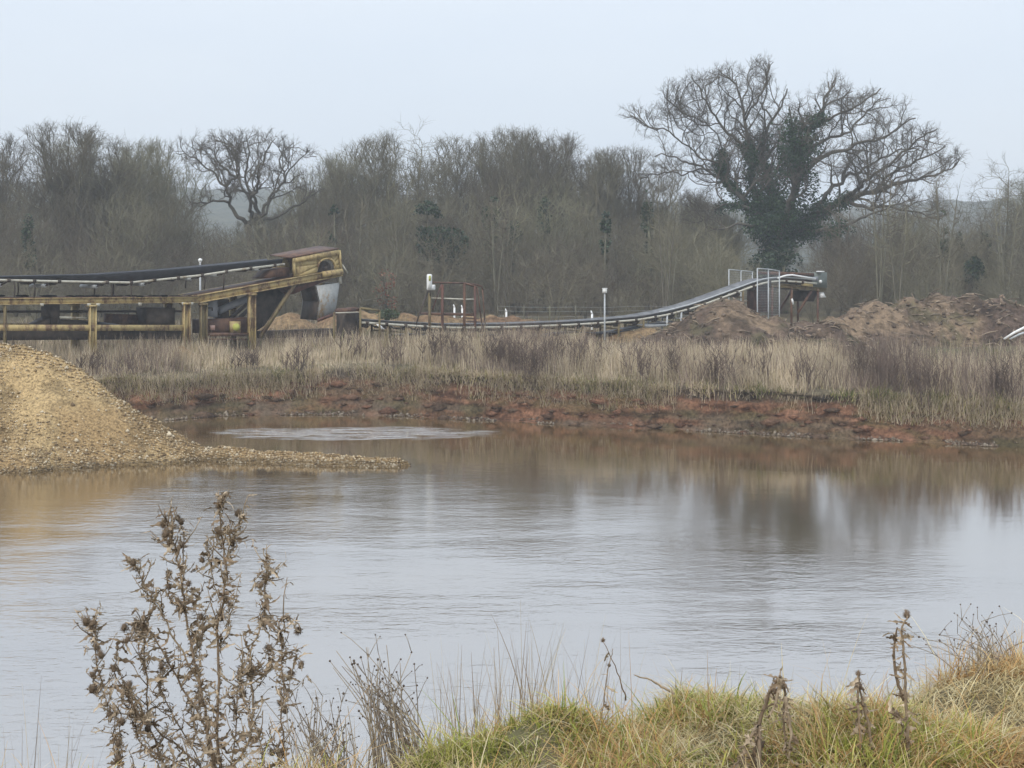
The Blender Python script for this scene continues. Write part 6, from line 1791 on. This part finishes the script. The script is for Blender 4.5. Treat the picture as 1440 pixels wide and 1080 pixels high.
def knapweed(label, pxc, pyb, tops, D, seed):
    rng = np.random.default_rng(seed); base = at(pxc, pyb, D); base[2] = float(nearz(base[:1], base[1:2])[0]); root = thing("knapweed", label, "weed", base)
    g = Geo(); hd = Geo()
    for (x, y) in tops:
        dy = rng.normal(0, .08); b0 = at(pxc + rng.normal(0, 26), pyb, D + dy); b0[2] = float(nearz(b0[:1], b0[1:2])[0]) - .02
        t = at(x, y, D + dy); mid = b0 * .45 + t * .55 + np.array([(t[0] - b0[0]) * -.12 + rng.normal(0, .012), 0, .02]); ln = smooth_line([b0, mid, t], 6)
        col = np.array([(.32, .265, .2), (.40, .335, .25), (.26, .21, .165)][rng.integers(0, 3)]); g.tube(ln, np.linspace(.0026, .0011, len(ln)), 4, col=col)
        if rng.uniform() < .5: hd.ball(t, rng.uniform(.003, .0047), 7, 5)
        for k in range(rng.integers(0, 3)):
            i = rng.integers(6, len(ln)); e = ln[i] + np.array([rng.normal(0, .04), rng.normal(0, .02), rng.uniform(.02, .08)]); g.tube([ln[i], ln[i] * .4 + e * .6 + (0, 0, .005), e], [.0014, .0011, .0009], 3, col=col)
            hd.ball(e, rng.uniform(.0022, .004), 6, 4)
    part(g, "stems", M['dryplant'], root, color=True); part(hd, "seed_heads", M['budbrown'], root)["kind"] = "stuff"


rk = np.random.default_rng(44)
knapweed("fan of thin dead stems with tiny dark buds right of the big thistle", 560, 1075, [(rk.normal(525, 26), rk.uniform(905, 1010)) for _ in range(60)], 4.85, 41)
knapweed("sparser low dead stems with tiny buds close against the big thistle", 475, 1090, [(rk.normal(445, 30), rk.uniform(965, 1050)) for _ in range(46)], 4.8, 42)
knapweed("wispy dry stems with buds in the far right corner of the near bank", 1385, 985, [(rk.normal(1375, 34), rk.uniform(870, 950)) for _ in range(40)], 5.6, 43)

# ------------------------------------------------------------------ haze
hz, nt, b = newmat("haze"); nt.nodes.remove(b)
pv = nt.nodes.new("ShaderNodeVolumePrincipled"); pv.inputs["Color"].default_value = (.86, .92, 1.0, 1); pv.inputs["Density"].default_value = .00085
pv.inputs["Anisotropy"].default_value = .0
nt.links.new(pv.outputs[0], nt.nodes["Material Output"].inputs["Volume"])
g = Geo(); x0, x1, y0, y1, z0, z1 = -920, 920, -25, 920, -3.0, 52
g.add([(x0, y0, z0), (x1, y0, z0), (x1, y1, z0), (x0, y1, z0), (x0, y0, z1), (x1, y0, z1), (x1, y1, z1), (x0, y1, z1)], [(0, 3, 2, 1), (4, 5, 6, 7), (0, 1, 5, 4), (1, 2, 6, 5), (2, 3, 7, 6), (3, 0, 4, 7)])
tag(g.obj("haze", hz), kind="stuff")

# ------------------------------------------------------------------ light
SUN_EL, SUN_AZ = 42, 205   # azimuth measured clockwise from +Y (north): behind the camera, to the left
w = bpy.data.worlds.new("World"); scene.world = w; w.use_nodes = True; nt = w.node_tree
bg = nt.nodes["Background"]; bg.inputs[1].default_value = .1
sk = nt.nodes.new("ShaderNodeTexSky"); sk.sky_type = 'NISHITA'; sk.sun_disc = False
sk.sun_elevation = R(SUN_EL); sk.sun_rotation = R(SUN_AZ); sk.dust_density = 4.0; sk.air_density = 1.0
tc = nt.nodes.new("ShaderNodeTexCoord"); sp = nt.nodes.new("ShaderNodeSeparateXYZ"); nt.links.new(tc.outputs["Generated"], sp.inputs[0])
up = math_node(nt, 'MAXIMUM', sp.outputs[2], 0.0)
lum = math_node(nt, 'ADD', 1.0, math_node(nt, 'MULTIPLY', math_node(nt, 'POWER', up, 1.5), 1.1))
mp = nt.nodes.new("ShaderNodeMapping"); nt.links.new(tc.outputs["Generated"], mp.inputs[0]); mp.inputs["Scale"].default_value = (1, 1, 3.5)
cn = noise_node(nt, 2.2, 4, .5, mp.outputs[0]); cl = ramp(nt, cn.outputs[0], [(.3, (5.85, 6.52, 7.4)), (.7, (6.45, 6.97, 7.6))])
ov = mix(nt, 1.0, cl, lum, 'MULTIPLY')
nt.links.new(mix(nt, .85, sk.outputs[0], ov), bg.inputs[0])
sd = bpy.data.lights.new("sun", 'SUN'); sd.energy = 1.3; sd.angle = R(25); sd.color = (1, .95, .87)
so = bpy.data.objects.new("sun", sd); COL.objects.link(so)
az = R(SUN_AZ); dirv = Vector((math.sin(az) * math.cos(R(SUN_EL)), math.cos(az) * math.cos(R(SUN_EL)), math.sin(R(SUN_EL))))
so.rotation_euler = dirv.to_track_quat('Z', 'Y').to_euler()

scene.view_settings.view_transform = 'Standard'; scene.view_settings.look = 'None'
scene.view_settings.exposure = .38; scene.view_settings.gamma = 1
scene.cycles.max_bounces = 6; scene.cycles.transparent_max_bounces = 8; scene.cycles.volume_bounces = 1
scene.cycles.use_denoising = True
